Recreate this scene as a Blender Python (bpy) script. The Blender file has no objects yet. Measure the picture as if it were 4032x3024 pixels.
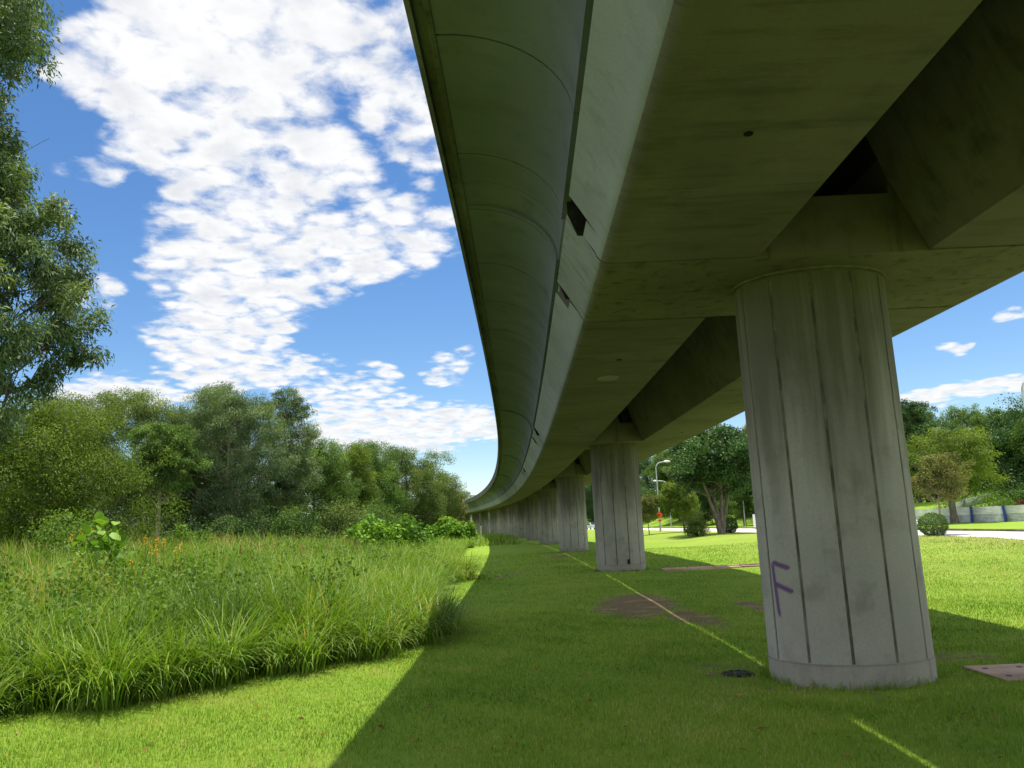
import bpy, math, random
import numpy as np
from mathutils import Matrix, Vector
R = math.radians
sc = bpy.context.scene
C = sc.collection

# ------------------------------------------------------------------ camera
EYE = 1.9
PITCH, ROLL = 0.179323, 0.0425757
f_ = Vector((0, math.cos(PITCH), math.sin(PITCH))); r_ = Vector((1, 0, 0)); u_ = r_.cross(f_)
r2 = math.cos(ROLL) * r_ - math.sin(ROLL) * u_
u2 = math.sin(ROLL) * r_ + math.cos(ROLL) * u_
cd = bpy.data.cameras.new('camera'); cam = bpy.data.objects.new('camera', cd); C.objects.link(cam)
M = Matrix.Identity(4)
for i, v in enumerate((r2, u2, -f_)):
    for k in range(3): M[k][i] = v[k]
M[0][3], M[1][3], M[2][3] = 0, 0, EYE
cam.matrix_world = M
cd.sensor_width = 36; cd.lens = 27.087; cd.clip_end = 4000; cd.clip_start = 0.05
sc.camera = cam

# ------------------------------------------------------------------ light, exposure
SUN = Vector((0.118, 0.135, 1.0)).normalized()
SUN_EL = math.asin(SUN.z); SUN_AZ = math.atan2(SUN.x, SUN.y)
sl = bpy.data.lights.new('sun', 'SUN'); so_ = bpy.data.objects.new('sun', sl); C.objects.link(so_)
sl.energy = 3.1; sl.angle = R(0.53); sl.color = (1.0, 0.92, 0.76)
so_.rotation_euler = SUN.to_track_quat('Z', 'Y').to_euler()
SKY_STRENGTH = 0.068
sc.view_settings.view_transform = 'Standard'; sc.view_settings.look = 'None'
sc.view_settings.gamma = 1.0; sc.view_settings.use_curve_mapping = False
sc.view_settings.exposure = 1.15
sc.cycles.max_bounces = 8; sc.cycles.diffuse_bounces = 4; sc.cycles.transparent_max_bounces = 8
sc.cycles.use_denoising = True
sc.cycles.sample_clamp_indirect = 6.0

# ------------------------------------------------------------------ node helper
class NT:
    def __init__(s, nt): s.nt = nt
    def n(s, typ, ins=None, **kw):
        nd = s.nt.nodes.new(typ)
        for k, v in kw.items(): setattr(nd, k, v)
        for k, v in (ins or {}).items(): s.set(nd.inputs[k], v)
        return nd
    def set(s, sock, v):
        if isinstance(v, bpy.types.NodeSocket): s.nt.links.new(v, sock)
        elif isinstance(v, bpy.types.Node): s.nt.links.new(v.outputs[0], sock)
        else:
            if sock.type == 'RGBA' and len(v) == 3: v = (*v, 1)
            sock.default_value = v
    def m(s, op, a, b=None, c=None, clamp=False):
        nd = s.nt.nodes.new('ShaderNodeMath'); nd.operation = op; nd.use_clamp = clamp
        for i, v in enumerate((a, b, c)):
            if v is not None: s.set(nd.inputs[i], v)
        return nd.outputs[0]
    def mr(s, v, a, b, c=0.0, d=1.0, interp='SMOOTHSTEP'):
        nd = s.nt.nodes.new('ShaderNodeMapRange'); nd.interpolation_type = interp
        for i, x in enumerate((v, a, b, c, d)): s.set(nd.inputs[i], x)
        return nd.outputs[0]
    def mix(s, f, a, b, blend='MIX'):
        nd = s.nt.nodes.new('ShaderNodeMix'); nd.data_type = 'RGBA'; nd.blend_type = blend
        s.set(nd.inputs[0], f); s.set(nd.inputs[6], a); s.set(nd.inputs[7], b)
        return nd.outputs[2]
    def noise(s, vec, scale, detail=4, rough=0.55, dist=0.0):
        nd = s.nt.nodes.new('ShaderNodeTexNoise')
        if vec is not None: s.set(nd.inputs['Vector'], vec)
        nd.inputs['Scale'].default_value = scale; nd.inputs['Detail'].default_value = detail
        nd.inputs['Roughness'].default_value = rough; nd.inputs['Distortion'].default_value = dist
        return nd.outputs[0]
    def vmul(s, v, k):
        nd = s.nt.nodes.new('ShaderNodeVectorMath'); nd.operation = 'MULTIPLY'
        s.set(nd.inputs[0], v); nd.inputs[1].default_value = k; return nd.outputs[0]
    def ramp(s, f, stops):
        nd = s.nt.nodes.new('ShaderNodeValToRGB'); s.set(nd.inputs[0], f)
        el = nd.color_ramp.elements
        while len(el) < len(stops): el.new(0.5)
        for e, (p, c) in zip(el, stops): e.position = p; e.color = (*c, 1)
        return nd.outputs[0]

# ------------------------------------------------------------------ sky with clouds (world)
w = bpy.data.worlds.new('World'); sc.world = w; w.use_nodes = True
nt = w.node_tree; nt.nodes.clear(); T = NT(nt)
sky = T.n('ShaderNodeTexSky'); sky.sky_type = 'NISHITA'; sky.sun_disc = False
sky.sun_elevation = SUN_EL; sky.sun_rotation = SUN_AZ; sky.air_density = 1.0; sky.dust_density = 0.0; sky.ozone_density = 3.0
tc = T.n('ShaderNodeTexCoord'); D = tc.outputs['Generated']
sx = T.n('ShaderNodeSeparateXYZ', {0: D})
X, Y, Z = sx.outputs
yy = T.m('MAXIMUM', Y, 0.02)
a = T.m('DIVIDE', X, yy); b = T.m('DIVIDE', Z, yy)
# cloud banks: (a0, b0, m00, m01, m10, m11), soft ellipses on the sky in front
CL = [(-0.367,0.72,4.0,0.092,-0.315,-5.9,1.0), (-0.42,0.60,7.,0.1,-0.3,-7.5,1.25), (-0.594,0.682,15.237,0.873,-0.538,-11.483,.75), (-0.329,0.506,6.142,0.092,-0.372,-8.146,.88),
 (-0.358,0.377,6.872,0.139,-0.380,-8.504,.92), (-0.386,0.261,9.812,0.250,-0.490,-11.183,.9), (-0.188,0.384,6.412,1.901,4.595,-15.530,.86),
 (-0.168,0.623,10.654,-0.123,-0.288,-6.189,.70), (-0.116,0.531,16.538,-0.337,-0.528,-11.503,.62),
 (-0.154,0.128,6.2,0.259,0.370,-26.,1.05), (-0.207,0.160,10.627,-0.983,-4.331,-24.,.72), (0.611,0.150,7.5,0.054,8.5,-62.,.95),
 (-0.515,0.187,9.939,0.482,-1.821,-32.,1.0), (-0.338,0.207,9.278,0.795,1.624,-38.,.85), (-0.072,0.206,25.,-0.964,-2.116,-38.,.62),
 (-0.179,0.203,26.,-0.343,-3.624,-60.,.62), (-0.559,0.505,17.,1.155,-2.679,-42.,.5), (0.591,0.199,40.,-7.193,-5.074,-85.,.6),
 (0.675,0.244,28.,-5.202,-5.034,-85.,.62), (-0.585,0.340,14.514,0.857,-0.958,-21.630,.55)]
mask = None
# warp edges so that no bank shows an ellipse
pl = T.n('ShaderNodeCombineXYZ', {0: T.m('DIVIDE', X, T.m('ADD', T.m('MAXIMUM', Z, 0.0), 0.13)), 1: T.m('DIVIDE', Y, T.m('ADD', T.m('MAXIMUM', Z, 0.0), 0.13)), 2: 0.0})
wx = T.m('MULTIPLY', T.m('SUBTRACT', T.noise(pl.outputs[0], 2.2, 3), 0.5), 0.16)
wy = T.m('MULTIPLY', T.m('SUBTRACT', T.noise(T.n('ShaderNodeVectorMath', {0: pl.outputs[0], 1: (7.3, 2.1, 4.)}, operation='ADD').outputs[0], 2.2, 3), 0.5), 0.10)
bw = T.m('MULTIPLY', wy, T.mr(b, 0.1, 0.45, 0.35, 1.0))
aw = T.m('ADD', a, wx); bw = T.m('ADD', b, bw)
for (a0, b0, m0, m1, m2, m3, amp) in CL:
    da = T.m('SUBTRACT', aw, a0); db = T.m('SUBTRACT', bw, b0)
    e1 = T.m('ADD', T.m('MULTIPLY', da, m0), T.m('MULTIPLY', db, m1))
    e2 = T.m('ADD', T.m('MULTIPLY', da, m2), T.m('MULTIPLY', db, m3))
    d = T.m('SQRT', T.m('ADD', T.m('MULTIPLY', e1, e1), T.m('MULTIPLY', e2, e2)))
    k = T.m('MULTIPLY', T.mr(d, 1.18, 0.55), amp)
    mask = k if mask is None else T.m('MAXIMUM', mask, k)
front = T.mr(Y, 0.05, 0.25)
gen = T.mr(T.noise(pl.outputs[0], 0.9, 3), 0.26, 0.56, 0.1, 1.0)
side = T.mr(T.m('ABSOLUTE', a), 0.9, 1.3)          # outside the frontal field: dense unseen cloud, added for fill light
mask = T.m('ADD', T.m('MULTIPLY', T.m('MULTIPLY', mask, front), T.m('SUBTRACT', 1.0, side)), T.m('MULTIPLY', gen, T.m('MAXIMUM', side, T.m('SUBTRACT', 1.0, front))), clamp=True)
puff = T.noise(pl.outputs[0], 12.0, 12, 0.63, 0.22)
vo = T.n('ShaderNodeTexVoronoi', {'Vector': T.n('ShaderNodeVectorMath', {0: pl.outputs[0], 1: T.n('ShaderNodeVectorMath', {0: T.n('ShaderNodeTexNoise', {'Vector': pl.outputs[0], 'Scale': 9.0, 'Detail': 3.0}).outputs['Color'], 1: (0.13, 0.13, 0.)}, operation='MULTIPLY').outputs[0]}, operation='ADD').outputs[0], 'Scale': 12.5, 'Smoothness': 0.45}, feature='SMOOTH_F1', voronoi_dimensions='2D')
cell = T.mr(vo.outputs['Distance'], 0.62, 0.1, 0.0, 1.0, 'LINEAR')
tex = T.m('ADD', T.m('MULTIPLY', puff, 1.05), T.m('MULTIPLY', cell, 0.33))
dens = T.m('ADD', T.m('MULTIPLY', mask, 1.0), T.m('MULTIPLY', T.m('SUBTRACT', tex, 0.66), 1.9))
alpha = T.mr(dens, 0.10, 1.04)
alpha = T.m('MULTIPLY', alpha, T.mr(mask, 0.02, 0.3))
alpha = T.m('MULTIPLY', alpha, T.mr(Z, 0.0, 0.05))
shade = T.mr(T.m('ADD', T.m('MULTIPLY', T.noise(T.n('ShaderNodeVectorMath', {0: pl.outputs[0], 1: (0.02, 0.035, 0.)}, operation='ADD').outputs[0], 8.0, 6, 0.55, .25), 1.0), T.m('MULTIPLY', dens, 0.14)), 0.50, 0.95)
ccol = T.mix(shade, (1.0, 1.0, 1.0), (0.76, 0.79, 0.84))
hs = T.n('ShaderNodeHueSaturation', {'Color': sky.outputs[0], 'Saturation': 1.20, 'Hue': 0.503})
bg1 = T.n('ShaderNodeBackground', {'Color': hs.outputs[0], 'Strength': SKY_STRENGTH})
# unseen cloud added behind and beside the viewer, brightened to lift the deck's shade
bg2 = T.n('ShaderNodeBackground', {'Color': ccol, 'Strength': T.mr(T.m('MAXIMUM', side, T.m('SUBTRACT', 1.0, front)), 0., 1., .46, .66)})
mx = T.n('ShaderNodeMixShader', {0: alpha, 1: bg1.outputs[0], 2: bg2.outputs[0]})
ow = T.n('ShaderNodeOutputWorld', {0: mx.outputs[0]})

# ------------------------------------------------------------------ mesh helpers
def tag(o, label=None, cat=None, group=None, kind=None):
    if label: o['label'] = label
    if cat: o['category'] = cat
    if group: o['group'] = group
    if kind: o['kind'] = kind
    return o
def empty(name, loc, rz=0.0):
    o = bpy.data.objects.new(name, None); C.objects.link(o); o.location = loc; o.rotation_euler = (0, 0, rz)
    o.empty_display_size = 0.2
    return o
def link(name, me, mat, parent=None):
    o = bpy.data.objects.new(name, me); C.objects.link(o)
    if mat is not None: me.materials.append(mat)
    if parent is not None: o.parent = parent
    return o
def quads_mesh(name, V, Q, tint=None, smooth=False):
    """V (n,3), Q (m,4) index arrays"""
    me = bpy.data.meshes.new(name)
    V = np.ascontiguousarray(V, np.float32); Q = np.ascontiguousarray(Q, np.int32)
    me.vertices.add(len(V)); me.vertices.foreach_set('co', V.ravel())
    me.loops.add(Q.size); me.loops.foreach_set('vertex_index', Q.ravel())
    me.polygons.add(len(Q)); me.polygons.foreach_set('loop_start', np.arange(0, Q.size, 4, dtype=np.int32))
    if smooth: me.polygons.foreach_set('use_smooth', np.ones(len(Q), bool))
    if tint is not None:
        at = me.attributes.new('tint', 'FLOAT', 'FACE'); at.data.foreach_set('value', np.ascontiguousarray(tint, np.float32))
    me.update(calc_edges=True); me.validate()
    return me
class MB:
    def __init__(s): s.v = []; s.f = []
    def add(s, vs, fs):
        b0 = len(s.v); s.v += [tuple(v) for v in vs]; s.f += [tuple(i + b0 for i in f) for f in fs]
    def box(s, c, d, rz=0.0, M=None):
        x, y, z = d[0] / 2, d[1] / 2, d[2] / 2
        vs = [Vector((sx * x, sy * y, sz * z)) for sz in (-1, 1) for sx, sy in ((-1, -1), (1, -1), (1, 1), (-1, 1))]
        m = Matrix.Translation(c) @ (M or Matrix.Rotation(rz, 4, 'Z'))
        s.add([m @ v for v in vs], [(3, 2, 1, 0), (4, 5, 6, 7), (0, 1, 5, 4), (1, 2, 6, 5), (2, 3, 7, 6), (3, 0, 4, 7)])
    def tube(s, pts, rad, n=8, cap=True):
        pts = [Vector(p) for p in pts]; b0 = len(s.v); k = len(pts)
        up = Vector((0.31, 0.17, 0.93))
        for i, p in enumerate(pts):
            t = (pts[min(i + 1, k - 1)] - pts[max(i - 1, 0)]).normalized()
            e1 = t.cross(up)
            if e1.length < 0.05: e1 = t.cross(Vector((1, 0, 0)))
            e1.normalize(); e2 = t.cross(e1); r = rad[i] if hasattr(rad, '__len__') else rad
            for j in range(n):
                q = 2 * math.pi * j / n
                s.v.append(tuple(p + float(r) * (math.cos(q) * e1 + math.sin(q) * e2)))
        for i in range(k - 1):
            for j in range(n):
                j2 = (j + 1) % n
                s.f.append((b0 + i * n + j, b0 + i * n + j2, b0 + (i + 1) * n + j2, b0 + (i + 1) * n + j))
        if cap:
            s.f.append(tuple(b0 + j for j in range(n - 1, -1, -1))); s.f.append(tuple(b0 + (k - 1) * n + j for j in range(n)))
    def prism(s, poly, M, h):
        """poly in local xz, extruded along local y by h"""
        n = len(poly)
        vs = [M @ Vector((x, -h / 2, z)) for x, z in poly] + [M @ Vector((x, h / 2, z)) for x, z in poly]
        s.add(vs, [tuple(range(n)), tuple(range(2 * n - 1, n - 1, -1))] + [(i, i + n, (i + 1) % n + n, (i + 1) % n) for i in range(n)])
    def build(s, name, mat, parent=None, smooth=False, bevel=0.0):
        me = bpy.data.meshes.new(name); me.from_pydata(s.v, [], s.f); me.update()
        import bmesh
        bm = bmesh.new(); bm.from_mesh(me); bmesh.ops.recalc_face_normals(bm, faces=bm.faces)
        if bevel > 0: bmesh.ops.bevel(bm, geom=bm.edges[:], offset=bevel, segments=2, affect='EDGES', profile=0.6)
        bm.to_mesh(me); bm.free()
        if smooth:
            for p_ in me.polygons: p_.use_smooth = True
            try: me.set_sharp_from_angle(angle=R(35))
            except Exception: pass
        return link(name, me, mat, parent)
def smooth01(x, a, b):
    t = np.clip((np.asarray(x, float) - a) / (b - a), 0, 1); return t * t * (3 - 2 * t)

# ------------------------------------------------------------------ viaduct centre line
X1, Y1, HEAD, K0, K1 = 3.78459, 9.40697, 0.00878585, 0.000746946, 4.346e-06
SP, PR, HS, HW = 20.2533, 0.9107, 4.7225, 2.763
def _cl():
    s = np.linspace(-60, 320, 3801); th = HEAD - np.where(s > 0, K0 * s + .5 * K1 * s * s, K0 * s)
    dx, dy = np.sin(th), np.cos(th); ds = s[1] - s[0]
    cx = np.concatenate([[0], np.cumsum(.5 * (dx[1:] + dx[:-1]) * ds)]); cy = np.concatenate([[0], np.cumsum(.5 * (dy[1:] + dy[:-1]) * ds)])
    i0 = np.argmin(abs(s)); return s, X1 + cx - cx[i0], Y1 + cy - cy[i0], th
CS, CX, CY, CT = _cl()
def at(s, o, z=0.0):
    x = np.interp(s, CS, CX); y = np.interp(s, CS, CY); t = np.interp(s, CS, CT)
    return np.stack([x + o * np.cos(t), y - o * np.sin(t), np.broadcast_to(z, np.shape(x)) + 0 * x], -1)
def so(x, y):
    """(s, offset) of plan points (the line is almost straight: two fixed-point steps)"""
    x = np.asarray(x, float); y = np.asarray(y, float); s = y - Y1
    for _ in range(4):
        px = np.interp(s, CS, CX); py = np.interp(s, CS, CY); t = np.interp(s, CS, CT)
        s = np.clip(s + (x - px) * np.sin(t) + (y - py) * np.cos(t), -60, 320)
    px = np.interp(s, CS, CX); py = np.interp(s, CS, CY); t = np.interp(s, CS, CT)
    return s, (x - px) * np.cos(t) - (y - py) * np.sin(t)
R0, R1 = 20.6, 29.4           # road edges (offset from the viaduct line)
def ground(x, y):
    s, o = so(x, y)
    z = 0.55 * smooth01(-o, 6.5, 19) + 0.5 * smooth01(-o, 24, 60)
    z = z + 0.26 * smooth01(o, 8, 15) * (1 - smooth01(o, 17.5, 20.3))
    z = z + 0.13 * np.exp(-((o - 19) / 2.0) ** 2 - ((s - 33) / 14.0) ** 2)
    z = z - 0.06 * smooth01(o, 19.9, 20.5) * (1 - smooth01(o, 29.3, 29.5))
    z = z + 0.14 * smooth01(o, 29.5, 29.7)
    st = 44 - 10 * smooth01(s, 66, 88)
    z = z + 2.2 * smooth01(o, st, st + 11) + 9 * smooth01(o, 52, 130)
    z = z + 0.02 * np.sin(x * .9 + 1.3 * np.sin(y * .35)) * np.sin(y * .7) * (1 - smooth01(o, 19.5, 20.3) * (1 - smooth01(o, 29.6, 31)))
    return z
GE_S = [-40, -6, -.7, -.24, .73, 2.2, 3.43, 3.92, 4.9, 6.4, 7.6, 11.26, 16.15, 18.6, 20.5, 23, 27, 37.4, 57, 61, 62.2, 66, 75, 91, 110, 150, 320]
GE_O = [-30, -14, -9.3, -8.3, -7.55, -6.6, -5.75, -5.35, -5.15, -5.3, -6.0, -6.1, -6.2, -5.6, -5.45, -6.5, -7.1, -7.25, -7.5, -6.2, -2.7, -2.5, -3.0, -.9, -.5, -1, -1]
def gedge(s): return np.interp(s, GE_S, GE_O)
DIRT = [(8.6, -1.2, 3.3, 1.15, .12, 1.0), (6.0, -.55, 1.9, .6, -.1, .9), (34.6, -1.35, 2.0, 1.0, 0, .95), (7.4, 1.0, 1.4, .35, 0, .9), (.6, -1.3, .9, .55, 0, .5), (20.6, -4.3, 1.6, .55, .5, .6), (19.0, -1.1, .6, .5, 0, .6), (-2.2, 1.2, 1.2, .35, .4, .35), (17.5, 1.2, 1.2, .5, 0, .4), (1.0, 1.6, .5, .9, 0, .55), (0., -.1, 1.35, 1.15, 0, .55)]
def dirt(s, o):
    m = np.zeros(np.shape(s))
    for (s0, o0, ls, lo, rot, a) in DIRT:
        ds, do = s - s0, o - o0
        e1 = ds * math.cos(rot) + do * math.sin(rot); e2 = -ds * math.sin(rot) + do * math.cos(rot)
        m = np.maximum(m, a * (1 - smooth01(np.hypot(e1 / ls, e2 / lo), .25, 1.25)))
    return m

# ------------------------------------------------------------------ materials
def newmat(name):
    m = bpy.data.materials.new(name); m.use_nodes = True; m.node_tree.nodes.clear(); return m, NT(m.node_tree)
def finish(T, bsdf): T.n('ShaderNodeOutputMaterial', {0: bsdf.outputs[0]})
def bump(T, h, strength, dist=0.02):
    return T.n('ShaderNodeBump', {'Height': h, 'Strength': strength, 'Distance': dist}).outputs[0]
def simple(name, col, rough=0.6, metal=0.0, spec=0.4, var=0.15, scale=6.0):
    m, T = newmat(name); tc = T.n('ShaderNodeTexCoord').outputs['Object']
    n = T.noise(tc, scale, 5, .6)
    c = T.mix(T.mr(n, .35, .7), tuple(v * (1 - var) for v in col), tuple(min(1, v * (1 + var)) for v in col))
    finish(T, T.n('ShaderNodeBsdfPrincipled', {'Base Color': c, 'Roughness': rough, 'Metallic': metal, 'Specular IOR Level': spec}))
    return m
def leafmat(name, stops, trans=.35, rough=.42, spec=.5, gain=1.0):
    stops = [(p_, tuple(v * gain for v in c_)) for p_, c_ in stops]
    rough = min(.75, rough + .15); spec *= .5
    m, T = newmat(name)
    t = T.n('ShaderNodeAttribute', attribute_name='tint').outputs['Fac']
    col = T.ramp(t, stops)
    p = T.n('ShaderNodeBsdfPrincipled', {'Base Color': col, 'Roughness': rough, 'Specular IOR Level': spec})
    tr = T.n('ShaderNodeBsdfTranslucent', {'Color': T.mix(1.0, col, (1.15, 1.15, .4), 'MULTIPLY')})
    finish(T, T.n('ShaderNodeMixShader', {0: trans, 1: p.outputs[0], 2: tr.outputs[0]}))
    return m
def concrete(name, c1, c2, stain_col, stain=.6, streak_axis='z', rough=.85, per_object=False, top=None, grain=1.0, seams=False):
    m, T = newmat(name); tc = T.n('ShaderNodeTexCoord').outputs['Object']
    v = tc
    if per_object:
        oi = T.n('ShaderNodeObjectInfo').outputs['Random']
        off = T.n('ShaderNodeCombineXYZ', {0: T.m('MULTIPLY', oi, 37.), 1: T.m('MULTIPLY', oi, 91.), 2: 0.0})
        v = T.n('ShaderNodeVectorMath', {0: tc, 1: off.outputs[0]}, operation='ADD').outputs[0]
    big = T.noise(v, .45, 4, .55, .4); mid = T.noise(v, 2.2, 6, .62); fine = T.noise(v, 42., 4, .7)
    c = T.mix(T.mr(big, .32, .68), c1, c2)
    c = T.mix(T.m('MULTIPLY', T.mr(mid, .5, .72), .35), c, stain_col)
    st = T.noise(T.vmul(v, (5.5, 5.5, .22) if streak_axis == 'z' else (.5, 3.0, 3.0)), 1.0, 5, .6, .15)
    sm = T.m('MULTIPLY', T.mr(st, .50, .74), stain)
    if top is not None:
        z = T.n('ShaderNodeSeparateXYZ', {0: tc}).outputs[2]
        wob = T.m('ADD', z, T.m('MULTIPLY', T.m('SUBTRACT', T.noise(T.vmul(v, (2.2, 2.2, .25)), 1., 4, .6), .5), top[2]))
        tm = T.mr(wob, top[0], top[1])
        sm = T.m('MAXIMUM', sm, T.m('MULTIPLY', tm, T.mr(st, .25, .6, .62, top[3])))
    c = T.mix(sm, c, stain_col)
    c = T.mix(T.m('MULTIPLY', T.mr(fine, .35, .75), .18 * grain), c, (.05, .05, .045))
    pits = T.n('ShaderNodeTexVoronoi', {'Vector': v, 'Scale': 14.0}).outputs['Distance']
    c = T.mix(T.m('MULTIPLY', T.mr(pits, .07, .02), .35 * grain), c, (.04, .04, .035))
    if seams:      # formwork board marks across the deck
        sp = T.n('ShaderNodeSeparateXYZ', {0: tc}); wv = T.m('ADD', sp.outputs[1], T.m('MULTIPLY', mid, .02))
        fr = T.m('ABSOLUTE', T.m('SUBTRACT', T.m('FRACT', T.m('DIVIDE', wv, 1.22)), .5)); l1 = T.mr(fr, .012, .003)
        fr2 = T.m('ABSOLUTE', T.m('SUBTRACT', T.m('FRACT', T.m('DIVIDE', T.m('ADD', wv, 40.), .153)), .5)); l2 = T.m('MULTIPLY', T.mr(fr2, .06, .01), .35)
        c = T.mix(T.m('MULTIPLY', T.m('MULTIPLY', T.m('MAXIMUM', l1, l2), T.mr(T.noise(v, 1.1, 4, .6), .42, .62)), .45), c, (.03, .03, .026))
        rn = T.noise(T.vmul(v, (1.2, 6.0, 1.2)), 1.0, 6, .65, .3); c = T.mix(T.m('MULTIPLY', T.mr(rn, .52, .72), .4), c, stain_col)
    nrm = bump(T, T.m('ADD', T.m('MULTIPLY', fine, .5), mid), .25, .01)
    finish(T, T.n('ShaderNodeBsdfPrincipled', {'Base Color': c, 'Roughness': rough, 'Specular IOR Level': .25, 'Normal': nrm}))
    return m

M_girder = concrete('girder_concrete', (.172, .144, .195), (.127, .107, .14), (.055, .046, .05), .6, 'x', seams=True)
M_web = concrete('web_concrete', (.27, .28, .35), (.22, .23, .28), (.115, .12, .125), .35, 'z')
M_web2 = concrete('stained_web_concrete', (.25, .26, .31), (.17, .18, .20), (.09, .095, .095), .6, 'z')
M_void_shade = concrete('void_shade_and_stain_concrete', (.035, .032, .028), (.02, .019, .017), (.01, .01, .01), .5, 'x')  # near-black colour paints the deep void's shade along with its black stain
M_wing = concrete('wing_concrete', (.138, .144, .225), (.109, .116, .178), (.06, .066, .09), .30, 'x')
M_parapet = concrete('parapet_concrete', (.125, .122, .14), (.065, .062, .07), (.03, .029, .032), .75, 'z')
M_block = concrete('pier_head_concrete', (.178, .150, .165), (.13, .11, .115), (.035, .03, .029), .75, 'z')
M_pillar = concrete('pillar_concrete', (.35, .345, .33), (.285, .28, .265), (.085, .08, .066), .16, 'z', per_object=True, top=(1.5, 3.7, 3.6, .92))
M_ring = concrete('pillar_base_concrete', (.32, .31, .285), (.25, .24, .215), (.09, .085, .06), .4, 'z', per_object=True)
M_slab = concrete('slab_concrete', (.60, .43, .32), (.33, .225, .17), (.13, .10, .075), .6, 'x')
M_dark = simple('dark_recess', (.012, .012, .01), .95, var=.3)
M_groove = simple('groove_sealant', (.115, .11, .09), .95, 0, .1, .45, 3.)
M_joint_shade = simple('joint_and_recess_shade', (.022, .022, .019), .95, 0, .02, .4)  # near-black for joints and drain holes, and for shade painted into notches
M_iron = simple('cast_iron', (.035, .03, .027), .7, .3)
M_galv = simple('galvanised_steel', (.42, .46, .46), .45, .55)
M_white = simple('white_paint', (.78, .79, .80), .35, 0, .5, .04)
M_orange = simple('orange_sheeting', (.80, .085, .02), .45, 0, .5, .06)
M_amber = simple('amber_sheeting', (.85, .25, .02), .45, 0, .5, .05)
M_black = simple('black_paint', (.015, .015, .015), .5)
M_blue = simple('blue_paint', (.02, .06, .36), .45, 0, .5, .15)
M_sheet = simple('zinc_sheet', (.78, .80, .80), .45, .0, .5, .12, 1.5)
M_glass = simple('dark_glass', (.02, .025, .03), .08, 0, .7, .05)
M_rubber = simple('tyre_rubber', (.02, .02, .02), .85)
M_soil = simple('red_soil', (.16, .05, .03), .95, 0, .1, .5, 3)
M_cream = simple('pale_facade', (.62, .62, .60), .7, 0, .3, .05)
M_bluegl = simple('blue_glass', (.10, .28, .40), .15, 0, .6, .1)

# lawn ground
m, T = newmat('lawn_soil_and_turf'); M_lawn = m
tc = T.n('ShaderNodeTexCoord').outputs['Object']
big = T.noise(tc, .22, 4, .6); mid = T.noise(tc, 1.7, 5, .65); fine = T.noise(tc, 55., 5, .75); ff = T.noise(tc, 14., 4, .7)
g = T.mix(T.mr(big, .3, .7), (.175, .31, .030), (.23, .35, .040))
g = T.mix(T.m('MULTIPLY', T.mr(mid, .48, .75), .45), g, (.33, .34, .06))
g = T.mix(T.m('MULTIPLY', T.mr(ff, .5, .75), .5), g, (.13, .22, .018))
g = T.mix(T.m('MULTIPLY', T.mr(fine, .5, .8), .6), g, (.08, .14, .015))
dry = T.n('ShaderNodeAttribute', attribute_name='dry').outputs['Fac']
g = T.mix(T.m('MULTIPLY', dry, T.mr(T.noise(tc, 3.0, 5, .7), .35, .62)), g, (.30, .25, .10))
dt = T.n('ShaderNodeAttribute', attribute_name='dirt').outputs['Fac']
dn = T.m('ADD', dt, T.m('MULTIPLY', T.m('SUBTRACT', T.noise(tc, 2.1, 9, .78), .5), 3.4))
soil = T.mix(T.mr(T.noise(T.vmul(tc, (1., 1.7, 1.)), 1.3, 6, .65, .6), .50, .66), (.21, .16, .095), (.40, .28, .15))
soil = T.mix(T.m('MULTIPLY', T.mr(fine, .45, .8), .5), soil, (.12, .085, .06))
g = T.mix(T.m('MULTIPLY', T.mr(dn, .35, .62), T.mr(dt, .03, .15)), g, soil)
nrm = bump(T, T.m('ADD', fine, T.m('MULTIPLY', ff, 1.2)), .8, .03)
finish(T, T.n('ShaderNodeBsdfPrincipled', {'Base Color': g, 'Roughness': .9, 'Specular IOR Level': .15, 'Normal': nrm}))
# road
m, T = newmat('pale_concrete_road'); M_road = m
tc = T.n('ShaderNodeTexCoord').outputs['Object']
c = T.mix(T.mr(T.noise(tc, .3, 5, .6), .3, .7), (.50, .48, .44), (.58, .56, .52))
c = T.mix(T.m('MULTIPLY', T.mr(T.noise(tc, 30., 4, .7), .4, .8), .3), c, (.36, .34, .31))
finish(T, T.n('ShaderNodeBsdfPrincipled', {'Base Color': c, 'Roughness': .8, 'Specular IOR Level': .3}))
M_kerb = simple('weathered_kerb', (.11, .085, .075), .9, 0, .2, .4, 2.)
M_line = simple('road_paint', (.75, .75, .72), .6)

# foliage
L_turf = leafmat('turf_blades', [(0, (.085, .18, .018)), (.4, (.170, .30, .030)), (.8, (.265, .38, .054)), (1, (.42, .41, .15))], .35, .5, .35)
L_tall = leafmat('tall_grass_blades', [(0, (.05, .11, .014)), (.35, (.115, .22, .022)), (.7, (.20, .33, .036)), (.92, (.31, .41, .10)), (1, (.40, .34, .14))], .35, .34, .6)
L_weed = leafmat('weed_leaves', [(0, (.055, .12, .018)), (.5, (.115, .22, .032)), (1, (.21, .31, .07))], .35, .45, .4)
L_acacia = leafmat('acacia_leaves', [(0, (.03, .052, .026)), (.5, (.062, .10, .043)), (.9, (.12, .155, .066)), (1, (.19, .19, .09))], .30, .38, .55, gain=2.1)
L_olive = leafmat('olive_leaves', [(0, (.04, .065, .02)), (.5, (.082, .125, .034)), (1, (.15, .195, .055))], .30, .45, .4, gain=1.6)
L_yg = leafmat('yellow_green_leaves', [(0, (.05, .09, .014)), (.5, (.115, .18, .026)), (1, (.21, .27, .045))], .35, .45, .4, gain=1.15)
L_mid = leafmat('mid_green_leaves', [(0, (.035, .07, .018)), (.5, (.075, .14, .030)), (1, (.14, .21, .05))], .30, .45, .45, gain=1.5)
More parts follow.
